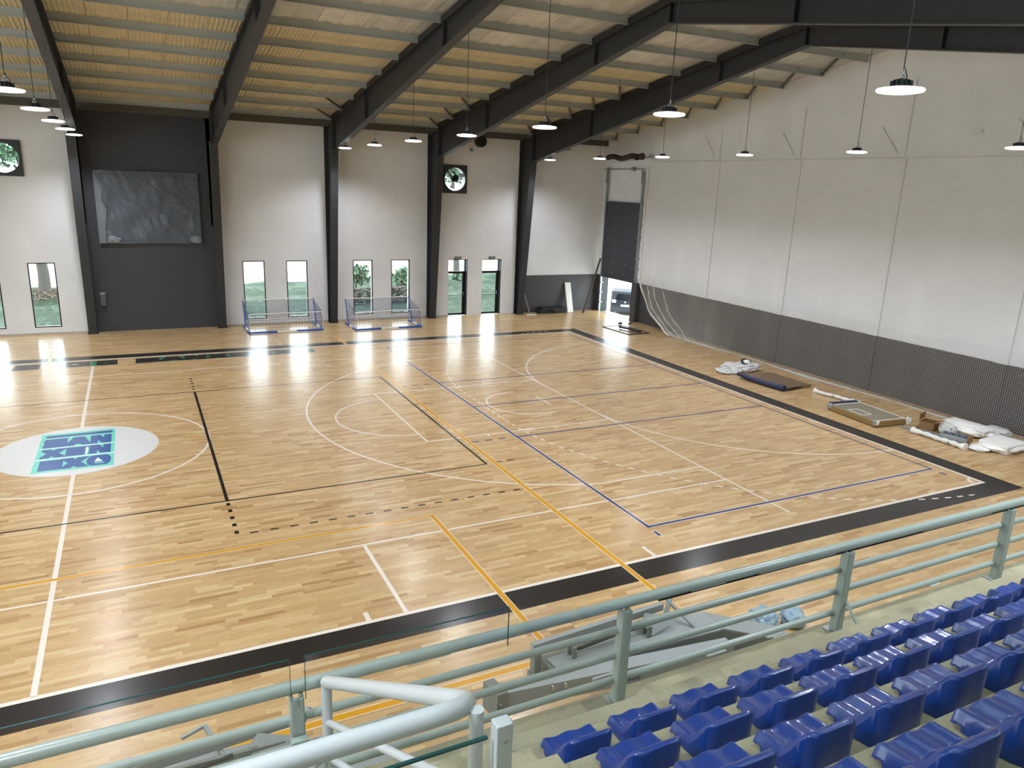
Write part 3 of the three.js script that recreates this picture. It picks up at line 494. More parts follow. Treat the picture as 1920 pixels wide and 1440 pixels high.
// ---------------------------------------------------------------- GOALS lying on their faces
function goal(label, x, z, ry) {
  const g = thing('futsal_goal', label, 'goal', [x, 0, z], ry, 'goals by the far wall'), W = 3.16, D = 1.9, h0 = 0.86, h1 = 1.2;
  part('crossbar', [rb(1.2, 0.08, 0.08, 0.56, 0.05, 0, 0.015), rb(1.16, 0.08, 0.08, W - 0.6, 0.05, 0, 0.015)], M.goalBlue, g); part('crossbar_middle', rb(0.84, 0.081, 0.081, 1.58, 0.05, 0, 0.015), M.goalWhite, g, 'white middle of the blue bar');
  for (const s of [0, W]) {
    part('goal_post', [rb(0.08, 0.08, 0.55, s, 0.05, -0.3, 0.015), rb(0.08, 0.08, 0.7, s, 0.05, -1.5, 0.015)], M.goalBlue, g); part('goal_post', rb(0.08, 0.08, 0.6, s, 0.05, -0.85, 0.015), M.goalWhite, g);
    part('net_support', pipe([[s, 0.05, 0], [s, h0, 0]], 0.02), M.goalWhite, g);
    part('net_support', pipe([[s, 0.06, -1.25], [s - (s ? -0.1 : 0.1) * 0, 0.45, -1.5], [s, h1, -D + 0.05]], 0.024, 0.35), M.goalBlue, g);
  }
  part('net_bar', pipe([[0, 0.1, 0], [0, h0, 0], [W, h0, 0], [W, 0.1, 0]], 0.02, 0.12), M.goalWhite, g); part('net_bar', pipe([[0, h1 - 0.3, -D + 0.15], [0, h1, -D + 0.05], [W, h1, -D + 0.05], [W, h1 - 0.3, -D + 0.15]], 0.022, 0.14), M.goalWhite, g);
  const lines = [], st = 0.115, nx = Math.round(W / st);
  const sag = (u, t) => -0.16 * Math.sin(Math.PI * t) * (0.6 + 0.4 * Math.sin(u * 9));
  for (let i = 0; i <= nx; i++) {
    const u = i / nx, xx = u * W, l = [V(xx, 0.1, 0.0)]; for (let k = 0; k <= 2; k++) l.push(V(xx + 0.01 * Math.sin(i), h0 * (0.4 + 0.3 * k), 0.01)); lines.push(l);
    const m = []; for (let k = 0; k <= 8; k++) { const t = k / 8; m.push(V(xx, h0 + (h1 - h0) * t + sag(u, t), -t * (D - 0.05))); } lines.push(m);
  }
  for (let j = 1; j <= 7; j++) lines.push(Array.from({ length: 17 }, (_, k) => V(k / 16 * W, h0 * j / 7.4 + 0.012 * Math.sin(k + j), 0.01)));
  for (let j = 1; j < 16; j++) { const t = j / 16; lines.push(Array.from({ length: 25 }, (_, k) => V(k / 24 * W, h0 + (h1 - h0) * t + sag(k / 24, t), -t * (D - 0.05)))); }
  for (const s of [0, W]) {
    for (let j = 1; j < 16; j++) { const t = j / 16, top = h0 + (h1 - h0) * t; lines.push([V(s, 0.1 + 0.5 * Math.max(0, t - 0.7), -t * D), V(s + 0.03, top / 2, -t * D), V(s, top, -t * D)]); }
    for (let j = 1; j < 8; j++) lines.push(Array.from({ length: 9 }, (_, k) => V(s + 0.02 * Math.sin(k), (h0 + (h1 - h0) * k / 8) * j / 8, -k / 8 * D)));
  }
  for (let j = 0; j < 2; j++) lines.push(Array.from({ length: 30 }, (_, k) => V(k / 29 * W, 0.34 + 0.12 * j + 0.1 * Math.abs(Math.sin(k * 0.42 + j)), -0.9 - 0.4 * j)));
  part('net', strands(lines, 0.0055), M.netDark, g);
}
goal('left blue and white futsal goal lying on its mouth, left of the middle column', 5.83, -13.32, 0.01);
goal('right blue and white futsal goal lying on its mouth, right of the middle column', 10.4, -12.85, 0.02);

// ---------------------------------------------------------------- HANGING NET along the right wall
{
  const n = thing('protective_net', 'long pale knotted net hanging along the charcoal dado of the end wall', 'net', [0, 0, 0]);
  const st = 0.062, zEnd = 16, top = 8.05;
  const X = (z, y) => 24.66 + 0.07 * Math.sin(z * 1.7 + 0.6 * Math.sin(y * 0.9)) * Math.min(1, 0.3 + y / 3) + 0.03 * Math.sin(z * 4.1) - 0.24 * Math.pow(Math.max(0, 1 - y / 0.5), 2) - 0.9 * Math.pow(Math.max(0, 1 - y / 2.4), 2) * Math.max(0, (-6.2 - z) / 4);
  const zl = (z, y) => z + Math.max(0, 1 - (z + 11) / 7) * 3.4 * Math.pow(Math.max(0, 1 - y / 2.3), 1.7);
  const Y = (z, y) => Math.max(0.03, y + 0.07 * Math.sin(z * 0.83 + 1) * Math.min(1, y) + 0.03 * Math.sin(z * 2.4));
  const at = (z, y) => V(X(zl(z, y), y), Y(z, y), zl(z, y)), lines = [];
  for (let z = -11; z < zEnd; z += st) { const l = []; for (let k = 0; k <= 30; k++) { const y = k < 16 ? k * 0.14 : 2.1 + (k - 15) * (top - 2.1) / 15; l.push(at(z, Math.min(top, y))); } (z, lines.push(l)); }
  const thin = [], low = lines.map((l) => l.slice(0, 17)); for (const l of lines) thin.push(l.slice(16)); lines.length = 0;
  for (let y = 0.03; y < top; y += st) { const l = []; for (let z = -11; z <= zEnd + 0.01; z += 0.3) l.push(at(z, y)); (y < 2.2 ? low : thin).push(l); if (y > 2.2) y += st; }
  part('net_mesh', merge([strands(low, 0.0034), strands(thin, 0.0013)]), M.netLight, n);
  for (const [dz, r0] of [[0, 0.035], [0.5, 0.018], [1.1, 0.016], [1.9, 0.014]]) part('net_edge', sweep(Array.from({ length: 40 }, (_, k) => at(-11 + dz, k / 39 * (dz ? 2.6 : top)).add(V(-0.02, 0, 0.02 * Math.sin(k)))), (t) => r0 * (1 + 0.3 * Math.sin(t * 30)), 8), M.netLight, n, 'gathered fold at the end of the net');
  part('top_cable', rod([24.66, top, -11.2], [24.66, top, zEnd], 0.008, 6), M.netLight, n);
  const heap = []; for (let j = 0; j < 26; j++) heap.push(Array.from({ length: 90 }, (_, k) => { const z = -8.4 + k / 89 * 24; return V(24.6 - 0.02 - 0.36 * rnd() * (0.55 + 0.45 * Math.sin(z * 0.9 + 1)) - 0.1, 0.008 + 0.05 * rnd() * rnd(), z + rr(-0.1, 0.1)); }));
  part('net_hem', strands(heap, 0.0075), M.netLight, n, 'loose hem of the net bunched on the floor');
}

// ---------------------------------------------------------------- LOOSE THINGS along the right side
{
  const wrap = (name, label, a, b, r0, s) => { const n = 40, pts = Array.from({ length: n }, (_, k) => { const t = k / (n - 1); return V(a[0] + (b[0] - a[0]) * t + 0.02 * Math.sin(t * 14 + s), a[1] + (b[1] - a[1]) * t, a[2] + (b[2] - a[2]) * t + 0.015 * Math.sin(t * 9 + s)); });
    const t = thing(name, label, 'pole'); part('wrapping', sweep(pts, (q) => r0 * (1 + 0.16 * Math.sin(q * 37 + s) + 0.9 * Math.exp(-q * 22) + 1.1 * Math.exp(-(1 - q) * 22)), 12, true), M.whitePlastic, t); part('pole', rod(a, b, r0 * 0.6), M.galv, t); };
  const bag = thing('plastic_bag', 'crumpled clear plastic bag with a dark coil inside, on the floor by the net', 'bag', [22.6, 0, -1.15]);
  part('film', lumpy(1.6, 0.34, 1.0, 0.5, 1.9, 3, 3), M.clearFilm, bag); part('film_flap', lumpy(0.9, 0.14, 0.8, 0.5, 2.2, 7, 2).translate(-0.75, 0, 0.05), M.clearFilm, bag);
  part('coil', new THREE.TorusGeometry(0.2, 0.045, 8, 24, 4.6).rotateX(-1.2).translate(0.02, 0.36, 0.2), M.black, bag); part('white_bundle', lumpy(0.36, 0.2, 0.3, 0.3, 2, 1, 2).translate(0.06, 0.25, 0.12), M.whitePlastic, bag);
  const pad = thing('padded_backboard', 'clear backboard lying flat with a navy edge pad along one side', 'backboard', [22.45, 0, 0.65], 0.02);
  part('glass_sheet', rb(1.5, 0.03, 2.0, 0, 0.09, 0.1, 0.008), phy('#cbb38c', 0.3, { transmission: 0.85, thickness: 0 }), pad); part('frame_bar', [rb(0.05, 0.05, 2.0, -0.73, 0.05, 0.1), rb(1.5, 0.05, 0.05, 0, 0.05, 1.08)], M.oak, pad);
  part('edge_pad', sweep([V(-0.84, 0.16, -0.95), V(-0.82, 0.12, -0.4), V(-0.78, 0.1, 0.3), V(-0.72, 0.1, 0.8), V(-0.68, 0.11, 1.15)], (t) => 0.075 + 0.04 * t, 12, true), M.navy, pad); part('edge_strip', rod([-0.6, 0.06, 1.18], [0.75, 0.06, 1.02], 0.03), M.black, pad);
  wrap('wrapped_pole', 'white paper wrapped pole on the floor beyond the framed backboard', [22.72, 0.07, 2.3], [23.0, 0.07, 3.95], 0.055, 1);
  const bb = thing('framed_backboard', 'clear backboard with a white target square lying in its packing frame', 'backboard', [22.0, 0, 5.05], -0.1);
  part('board', rb(1.2, 0.05, 1.86, 0, 0.17, 0, 0.008), phy('#857d69', 0.35), bb);
  part('board_frame', [rb(0.05, 0.16, 1.92, -0.62, 0.1, 0), rb(0.05, 0.16, 1.92, 0.62, 0.1, 0), rb(1.24, 0.16, 0.05, 0, 0.1, 0.94), rb(1.24, 0.16, 0.05, 0, 0.1, -0.94)], M.oak, bb);
  part('target_square', [rb(0.03, 0.006, 0.6, -0.15, 0.198, 0.02, 0.002, 1), rb(0.03, 0.006, 0.6, -0.5, 0.198, 0.02, 0.002, 1), rb(0.35, 0.006, 0.03, -0.325, 0.198, 0.31, 0.002, 1), rb(0.35, 0.006, 0.03, -0.325, 0.198, -0.27, 0.002, 1)], M.white, bb);
  part('edge_line', [rb(0.035, 0.006, 1.86, 0.58, 0.198, 0, 0.002, 1), rb(1.2, 0.006, 0.04, 0, 0.198, -0.86, 0.002, 1), rb(1.2, 0.006, 0.035, 0, 0.198, 0.9, 0.002, 1)], M.white, bb);
  part('foam_corner', [rb(0.16, 0.15, 0.2, -0.6, 0.14, -0.9, 0.03), rb(0.14, 0.16, 0.14, -0.6, 0.14, 0.92, 0.03)], M.galv, bb); part('tape', rb(0.12, 0.13, 0.12, -0.58, 0.15, 0.95, 0.03), M.white, bb); part('film_tuft', lumpy(0.16, 0.26, 0.16, 0.5, 2, 2, 2).translate(0.66, 0, 0.98), M.clearFilm, bb); part('dark_padding', rb(1.1, 0.05, 0.14, 0.0, 0.21, -0.98, 0.02), M.navy, bb);
  for (let k = 0; k < 6; k++) { const x = 22.08 + k * 0.07; single('steel_profile', beam([x, 0.03, 6.15 + k * 0.1], [x + 0.12, 0.03, 7.35 - k * 0.02], 0.045, 0.04), M.galv, 'thin steel profile behind the puffy white pole, ' + ['first', 'second', 'third', 'fourth', 'fifth', 'sixth'][k] + ' from the court', 'profile', 'loose steel profiles'); }
  const cb = thing('cardboard_box', 'open brown cardboard box behind the steel profiles', 'box', [22.8, 0, 6.62], 0.3);
  part('box_walls', [bx(-0.24, 0.24, 0, 0.26, -0.2, -0.19), bx(-0.24, 0.24, 0, 0.26, 0.19, 0.2), bx(-0.24, -0.23, 0, 0.26, -0.2, 0.2), bx(0.23, 0.24, 0, 0.26, -0.2, 0.2), bx(-0.24, 0.24, 0, 0.01, -0.2, 0.2)], M.cardboard, cb);
  for (const [a, b, c] of [[0, 0.2, 0.5], [Math.PI, 0.2, -0.7]]) part('flap', new THREE.BoxGeometry(0.46, 0.006, 0.2).translate(0, 0, 0.1).rotateX(-c).translate(0, 0.26, 0.2).rotateY(a), M.cardboard, cb);
  part('flap', new THREE.BoxGeometry(0.5, 0.2, 0.008).translate(0.0, 0.38, -0.22), M.cardboard, cb);
  const hb = thing('hardware_box', 'clear wrapped box of metal fittings beside the cardboard box', 'box', [22.85, 0, 7.2], 0.1);
  part('fittings', [rb(0.34, 0.22, 0.3, 0, 0.11, 0, 0.02), ...Array.from({ length: 9 }, (_, k) => rod([-0.15 + (k % 3) * 0.13, 0.1 + 0.06 * Math.floor(k / 3), -0.16], [-0.1 + (k % 3) * 0.13, 0.12 + 0.06 * Math.floor(k / 3), 0.16], 0.03))], M.galv, hb); part('wrap', lumpy(0.5, 0.36, 0.44, 0.25, 2, 3, 2), M.clearFilm, hb);
  const wb = thing('wire_crate', 'low crate of dark springs wrapped in clear film, left of the white parcels', 'crate', [22.3, 0, 7.78], 0.2);
  part('crate', [rb(0.36, 0.05, 0.72, 0, 0.03, 0), ...[-0.17, 0.17].map((x) => rb(0.02, 0.24, 0.72, x, 0.13, 0)), ...[-0.35, 0.35].map((z) => rb(0.36, 0.24, 0.02, 0, 0.13, z))], M.galv, wb);
  for (let k = 0; k < 6; k++) part('spring', new THREE.TorusGeometry(0.06, 0.014, 6, 14).rotateX(0.4 + k).translate(-0.06 + 0.12 * (k % 2), 0.22, -0.28 + k * 0.11), M.netDark, wb);
  part('cardboard_liner', rb(0.3, 0.2, 0.06, 0.05, 0.2, 0.36, 0.01), M.cardboard, wb);
  wrap('wrapped_pole', 'long white wrapped pole with puffy ends in front of the steel profiles', [21.98, 0.08, 6.7], [21.98, 0.08, 8.3], 0.065, 4);
  const p1 = thing('white_parcel', 'long flat white wrapped parcel at the foot of the net', 'parcel', [23.62, 0, 7.32], 0.06); part('wrapping', lumpy(1.0, 0.34, 1.5, 0.14, 2.2, 2, 3), M.whitePlastic, p1); part('board', rb(0.7, 0.16, 1.3, 0, 0.2, 0, 0.03), M.whitePlastic, p1); part('loose_sheet', lumpy(0.7, 0.16, 0.7, 0.4, 2, 8, 2).translate(0.35, 0.16, 0.6), M.clearFilm, p1);
  const p2 = thing('white_parcel', 'boxy white wrapped parcel in front, nearest the black band', 'parcel', [23.15, 0, 8.62], 0.05); part('box', rb(1.05, 0.24, 0.8, 0, 0.12, 0, 0.03), M.whitePlastic, p2); part('wrapping', lumpy(1.35, 0.27, 0.98, 0.12, 2.4, 5, 3), M.whitePlastic, p2); part('flap', lumpy(0.7, 0.12, 0.5, 0.3, 2, 6, 2).translate(-0.65, 0, -0.25), M.whitePlastic, p2);
  const p3 = thing('white_parcel', 'white wrapped parcel cut off by the right edge of the picture', 'parcel', [23.78, 0, 9.45], 0.1); part('wrapping', lumpy(0.9, 0.26, 0.8, 0.2, 2.4, 3, 3), M.whitePlastic, p3);
}
// far right corner
{
  const f = thing('flat_frame', 'thin black rectangular frame lying near the sectional door', 'frame', [22.98, 0, -9.7], 0.05);
  part('frame_bar', [rb(0.05, 0.03, 2.15, -0.62, 0.02, 0.1), rb(1.25, 0.03, 0.05, 0.0, 0.02, 1.17), rb(1.2, 0.03, 0.03, 0, 0.02, -0.95), rb(0.04, 0.03, 2.1, 0.62, 0.02, 0.1)], M.black, f); part('sheet', rb(1.2, 0.012, 2.1, 0, 0.012, 0.1, 0.004, 1), phy('#c9a78c', 0.2, { transmission: 0.6, thickness: 0 }), f);
  const r = thing('roller_tube', 'short dark tube lying across the thin black frame', 'tube', [23.05, 0.1, -9.35], 0.22); part('tube', rod([0, 0, -0.65], [0, 0, 0.62], 0.055), M.hose, r); part('end_cap', [rod([0, 0, 0.6], [0, 0, 0.66], 0.065), rod([0, 0, -0.68], [0, 0, -0.62], 0.065)], M.black, r);
  const c = thing('frame_foot', 'small dark bracket on the far edge of the thin black frame', 'bracket', [23.5, 0.035, -10.85]); part('foot', rb(0.16, 0.1, 0.16, 0, 0.05, 0, 0.02), M.hose, c); part('pin', rod([0, 0.06, 0], [0.05, 0.16, 0.06], 0.02), M.hose, c);
  const m = thing('wrapped_mats', 'low black film wrapped bundle on the floor against the far dado', 'bundle', [21.85, 0, -15.12]); for (let k = 0; k < 3; k++) part('mat', rb(1.66 - 0.06 * k, 0.1, 0.55, 0.02 * k, 0.06 + 0.1 * k, 0, 0.03), M.black, m); part('film', lumpy(1.75, 0.36, 0.6, 0.12, 3, 5, 3), phy('#15171b', 0.2, { bumpMap: crinkleTex, bumpScale: 0.03 }), m);
  single('white_board', new RoundedBoxGeometry(0.36, 1.66, 0.04, 2, 0.008).translate(0, 0.83, 0).rotateX(-0.3).translate(22.98, 0.01, -14.92), M.white, 'narrow white board leaning against the far charcoal dado', 'board');
  const p = thing('leaning_pole', 'long dark pole leaning into the corner beside the sectional door', 'pole'); part('pole', rod([23.66, 0.03, -14.66], [24.78, 2.95, -15.0], 0.045), M.hose, p); part('pole_tip', rod([23.64, 0.0, -14.65], [23.68, 0.1, -14.67], 0.06), M.black, p);
  const s = thing('floor_broom', 'thin pale stick standing by the last column on a flat foot', 'broom', [20.35, 0, -14.75]); part('stick', rod([0, 0.03, 0], [-0.3, 1.15, -0.2], 0.016), M.galv, s); part('foot', rb(0.55, 0.035, 0.12, 0.05, 0.02, 0.05, 0.01), M.white, s);
  const s2 = thing('floor_broom', 'short dark stick leaning on the pilaster beside the sectional door', 'broom', [24.35, 0, -10.9]); part('stick', rod([-0.15, 0.02, -0.1], [0.3, 0.75, 0.1], 0.016), M.black, s2); part('foot', rb(0.26, 0.03, 0.1, -0.12, 0.02, -0.1, 0.01), M.black, s2);
}

// ---------------------------------------------------------------- FOLDED BASKETBALL UNITS below the stand
function hoopUnit(label, o, xa, xb, xl, word) {      // o: offset, xa..xb main beam, xl left end of the light arm
  const g = thing('basketball_unit', label, 'basketball unit', o, 0), zb = (x) => 13.42 + (x - 5) * 0.13;
  part('main_beam', beam([xa, 0.86, zb(xa)], [xb, 0.9, zb(xb)], 0.2, 0.24), M.hoopGrey, g);
  part('beam_head', [beam([xa - 0.12, 0.86, zb(xa) + 0.02], [xa + 0.02, 0.86, zb(xa)], 0.3, 0.34), ...[-0.1, 0.0, 0.1].map((k) => rod([xa - 0.05, 0.8 + k, zb(xa) - 0.2], [xa - 0.05, 0.8 + k, zb(xa) + 0.2], 0.02))], M.hoopDark, g);
  for (const x of [xa + 0.62, xa + 0.78]) part('bolt', rod([x, 0.95, zb(x) + 0.13], [x, 0.95, zb(x) + 0.1], 0.03), M.chrome, g);
  const lever = part('lever', rb(0.3, 0.04, 0.04, xa + 1.25, 0.98, zb(xa + 1.25) + 0.14), M.hoopGrey, g);
  part('pivot_post', [rb(0.1, 0.5, 0.12, xl + 0.05, 0.98, 13.22), rb(0.16, 0.16, 0.2, xl + 0.05, 0.82, 13.25)], M.hoopDark, g);
  part('light_arm', beam([xl, 1.24, 13.2], [xl + 2.1, 1.2, 13.02], 0.07, 0.1), M.hoopGrey, g);
  part('light_arm', beam([xl + 0.1, 1.2, 13.24], [xl + 2.0, 1.1, 13.2], 0.04, 0.06), M.hoopDark, g);
  const spring = part('gas_spring', [rod([xl + 0.6, 1.12, 13.3], [xl + 1.5, 1.14, 13.22], 0.024)], M.rubber, g); part('piston', rod([xl + 1.45, 1.14, 13.22], [xl + 2.2, 1.1, 13.2], 0.012), M.chrome, spring);
  for (const x of [xl + 0.55, xl + 1.7]) part('clevis', [rb(0.07, 0.16, 0.03, x, 1.08, 13.3), rb(0.07, 0.16, 0.03, x, 1.08, 13.2)], M.hoopDark, g);
  part('mount_plate', [extr([[0, 0], [0.42, 0.1], [0.42, 0.16], [0.0, 0.3], [-0.1, 0.2]], 0.012).rotateX(-0.7).translate(xl + 1.75, 1.0, 13.3), beam([xl + 2.05, 0.9, 13.1], [xl + 2.3, 1.25, 12.95], 0.05, 0.05)], M.hoopGrey, g);
  part('fork', [beam([xb - 0.4, 1.28, 12.85], [xb - 0.14, 0.95, 13.4], 0.045, 0.03), beam([xb - 0.4, 1.28, 12.85], [xb - 0.62, 1.28, 12.95], 0.03, 0.03)], M.hoopGrey, g);
  // weighted base with sloping lid
  const z0 = 13.06, z1 = 13.5;
  part('base_box', extr([[xb - 2.4, 0.72], [xb + 0.25, 0.5], [xb + 0.4, 0.16], [xb + 1.75, 0.16], [xb + 1.75, 0.3], [xb + 0.2, 0.94], [xb - 1.2, 0.98], [xb - 2.4, 0.96]], z1 - z0, 0.012).translate(0, 0, z0), M.hoopDark, g);
  part('base_lid', [beam([xb - 2.35, 0.985, (z0 + z1) / 2 + 0.06], [xb - 1.2, 0.995, (z0 + z1) / 2 + 0.02], 0.36, 0.02), beam([xb - 1.2, 0.995, (z0 + z1) / 2], [xb + 0.2, 0.955, (z0 + z1) / 2], z1 - z0 + 0.02, 0.02), beam([xb + 0.2, 0.955, (z0 + z1) / 2], [xb + 1.78, 0.31, (z0 + z1) / 2], z1 - z0 + 0.02, 0.02)], M.hoopGrey, g);
  part('side_panel', extr([[xb - 2.0, 0.2], [xb - 1.0, 0.2], [xb - 1.0, 0.62], [xb - 2.0, 0.66]], 0.03, 0.006).translate(0, 0, 13.66), M.hoopGrey, g);
  part('ballast_box', rb(1.9, 0.42, 0.5, xb - 0.05, 0.26, 13.82, 0.02), M.rubber, g); part('ballast_lid', rb(1.92, 0.02, 0.52, xb - 0.05, 0.48, 13.82, 0.006), M.hoopDark, g);
  part('latch', [beam([xb - 0.2, 0.5, 13.9], [xb + 0.05, 0.62, 14.0], 0.03, 0.03), beam([xb - 0.1, 0.5, 13.9], [xb + 0.15, 0.6, 13.96], 0.03, 0.02)], M.chrome, g);
  for (const x of [xb - 0.8, xb + 1.5]) for (const z of [z0 + 0.08, z1 + 0.5]) part('caster', rod([x, 0.075, z - 0.03], [x, 0.075, z + 0.03], 0.075, 18), M.rubber, g);
  part('leg', [beam([xa + 1.55, 0.1, 13.9], [xa + 1.95, 0.8, zb(xa + 2)], 0.06, 0.04), beam([xa + 1.75, 0.1, 14.1], [xa + 2.15, 0.75, zb(xa + 2.2)], 0.05, 0.04), rod([xa + 1.85, 0.1, 13.75], [xa + 1.85, 0.8, 13.75], 0.05), rod([xa + 2.0, 0.1, 13.75], [xa + 2.0, 0.8, 13.75], 0.05)], M.hoopDark, g);
  const mat = part('counterweight_tray', rb(0.8, 0.12, 0.5, xa + 1.75, 0.2, 14.05, 0.03), M.rubber, g); for (let k = 0; k < 7; k++) part('coil_turn', new THREE.TorusGeometry(0.05, 0.01, 6, 12).rotateX(1.2).translate(xa + 1.5 + k * 0.075, 0.28, 14.05 + 0.03 * (k % 2)), M.hoopGrey, mat);
  if (word) {
    const t = lettering(512, 96, (c, w, h) => { c.fillStyle = '#8d9392'; c.fillRect(0, 0, w, h); c.fillStyle = '#191a1c'; c.font = 'bold 84px sans-serif'; c.textAlign = 'center'; c.textBaseline = 'middle'; c.fillText(word, w / 2, h / 2 + 4); });
    const L = 0.52, x = 6.68, m = part('printed_name', new THREE.PlaneGeometry(L, 0.1), std('#ffffff', 0.5, { map: t }), g, 'dark printed lettering on the beam side'); m.rotation.y = -Math.atan(0.13); m.position.set(x, 0.85, zb(x) + 0.106);
  }
  return g;
}
hoopUnit('folded grey basketball unit below the railing, its arm left of the second railing post', [0, 0, 0], 5.05, 8.2, 5.6, 'MONDO');
hoopUnit('folded grey basketball unit partly hidden behind the white stair guardrail', [0, 0, 0.25], -0.3, 2.3, 0.62, null);
{
  const b = thing('blue_bag', 'pale blue translucent plastic bag, left of the pair behind the basketball unit', 'bag', [10.18, 0, 12.58], 0.2, 'blue plastic bags'); b.scale.setScalar(0.72); part('film', lumpy(0.62, 0.44, 0.6, 0.28, 2, 3, 3), M.blueFilm, b); part('contents', lumpy(0.5, 0.34, 0.46, 0.2, 2, 5, 2), std('#a9c0cf', 0.6), b);
  const c = b.clone(); c.name = numbered('blue_bag'); c.position.set(10.66, 0, 12.74); c.rotation.y = 1.9; c.scale.set(0.64, 0.66, 0.64); scene.add(c); tag(c, 'pale blue translucent plastic bag, right of the pair behind the basketball unit', 'bag', 'blue plastic bags');
  single('paper_sheet', slabFlat([[5.2, 13.2], [5.9, 12.93], [6.2, 12.95], [6.1, 13.35], [5.3, 13.6]], 0.003, 0.006), M.white, 'white paper sheet on the wood floor just below the stand edge', 'paper');
}

// ---------------------------------------------------------------- STAND
const TR = (k) => 3.27 + 0.397 * k, TZ = (k) => 16.68 + 0.594 * k;
{
  const s = thing('concrete_stand', 'stepped bare concrete grandstand carrying blue seats', 'grandstand', [0, 0, 0], 0, null, 'structure');
  part('walkway', [bx(-6, 25, 2.62, 2.87, 16.02, 17.4)], M.concrete, s, 'front concrete walkway of the stand');
  part('kerb', extr([[16.02, 2.6], [16.02, 2.885], [16.19, 2.885], [16.545, 3.24], [16.56, 3.27], [16.678, 3.27], [16.678, 2.6]], 22.38).rotateY(-Math.PI / 2).translate(25, 0, 0), M.concrete, s);
  part('kerb', bx(-6, 2.62, 2.87, 2.885, 16.02, 16.26), M.concrete, s);
  part('front_wall', bx(-6, 25, 0, 2.62, 16.35, 16.6), M.concrete, s);
  for (let k = 0; k < 6; k++) part('tier', bx(2.62, 25, k ? TR(k) - 0.6 : 2.6, TR(k), TZ(k), TZ(k + 1) + 0.05), M.concrete, s);
  part('stair_flight', Array.from({ length: 9 }, (_, k) => bx(2.62, 3.45, TR(0) + 0.2 * k - 0.3, TR(0) + 0.2 * (k - 0.5), TZ(0) - 0.28 + 0.297 * k, TZ(0) + 0.02 + 0.297 * k)), M.concrete, s);
  part('rear_platform', [bx(-6, 2.62, 4.95, 5.15, 19.4, 22), bx(-6, 2.62, 3.9, 4.06, 18.25, 19.5)], M.concrete, s); part('rear_platform', bx(2.62, 25, 5.0, TR(6), TZ(6), 22), M.concrete, s);
  part('mortar_patch', bx(4.42, 4.6, 2.886, 2.889, 16.05, 16.45), M.mortar, s); part('mortar_patch', bx(3.62, 3.72, 2.871, 2.874, 16.48, 16.66), M.mortar, s);
}
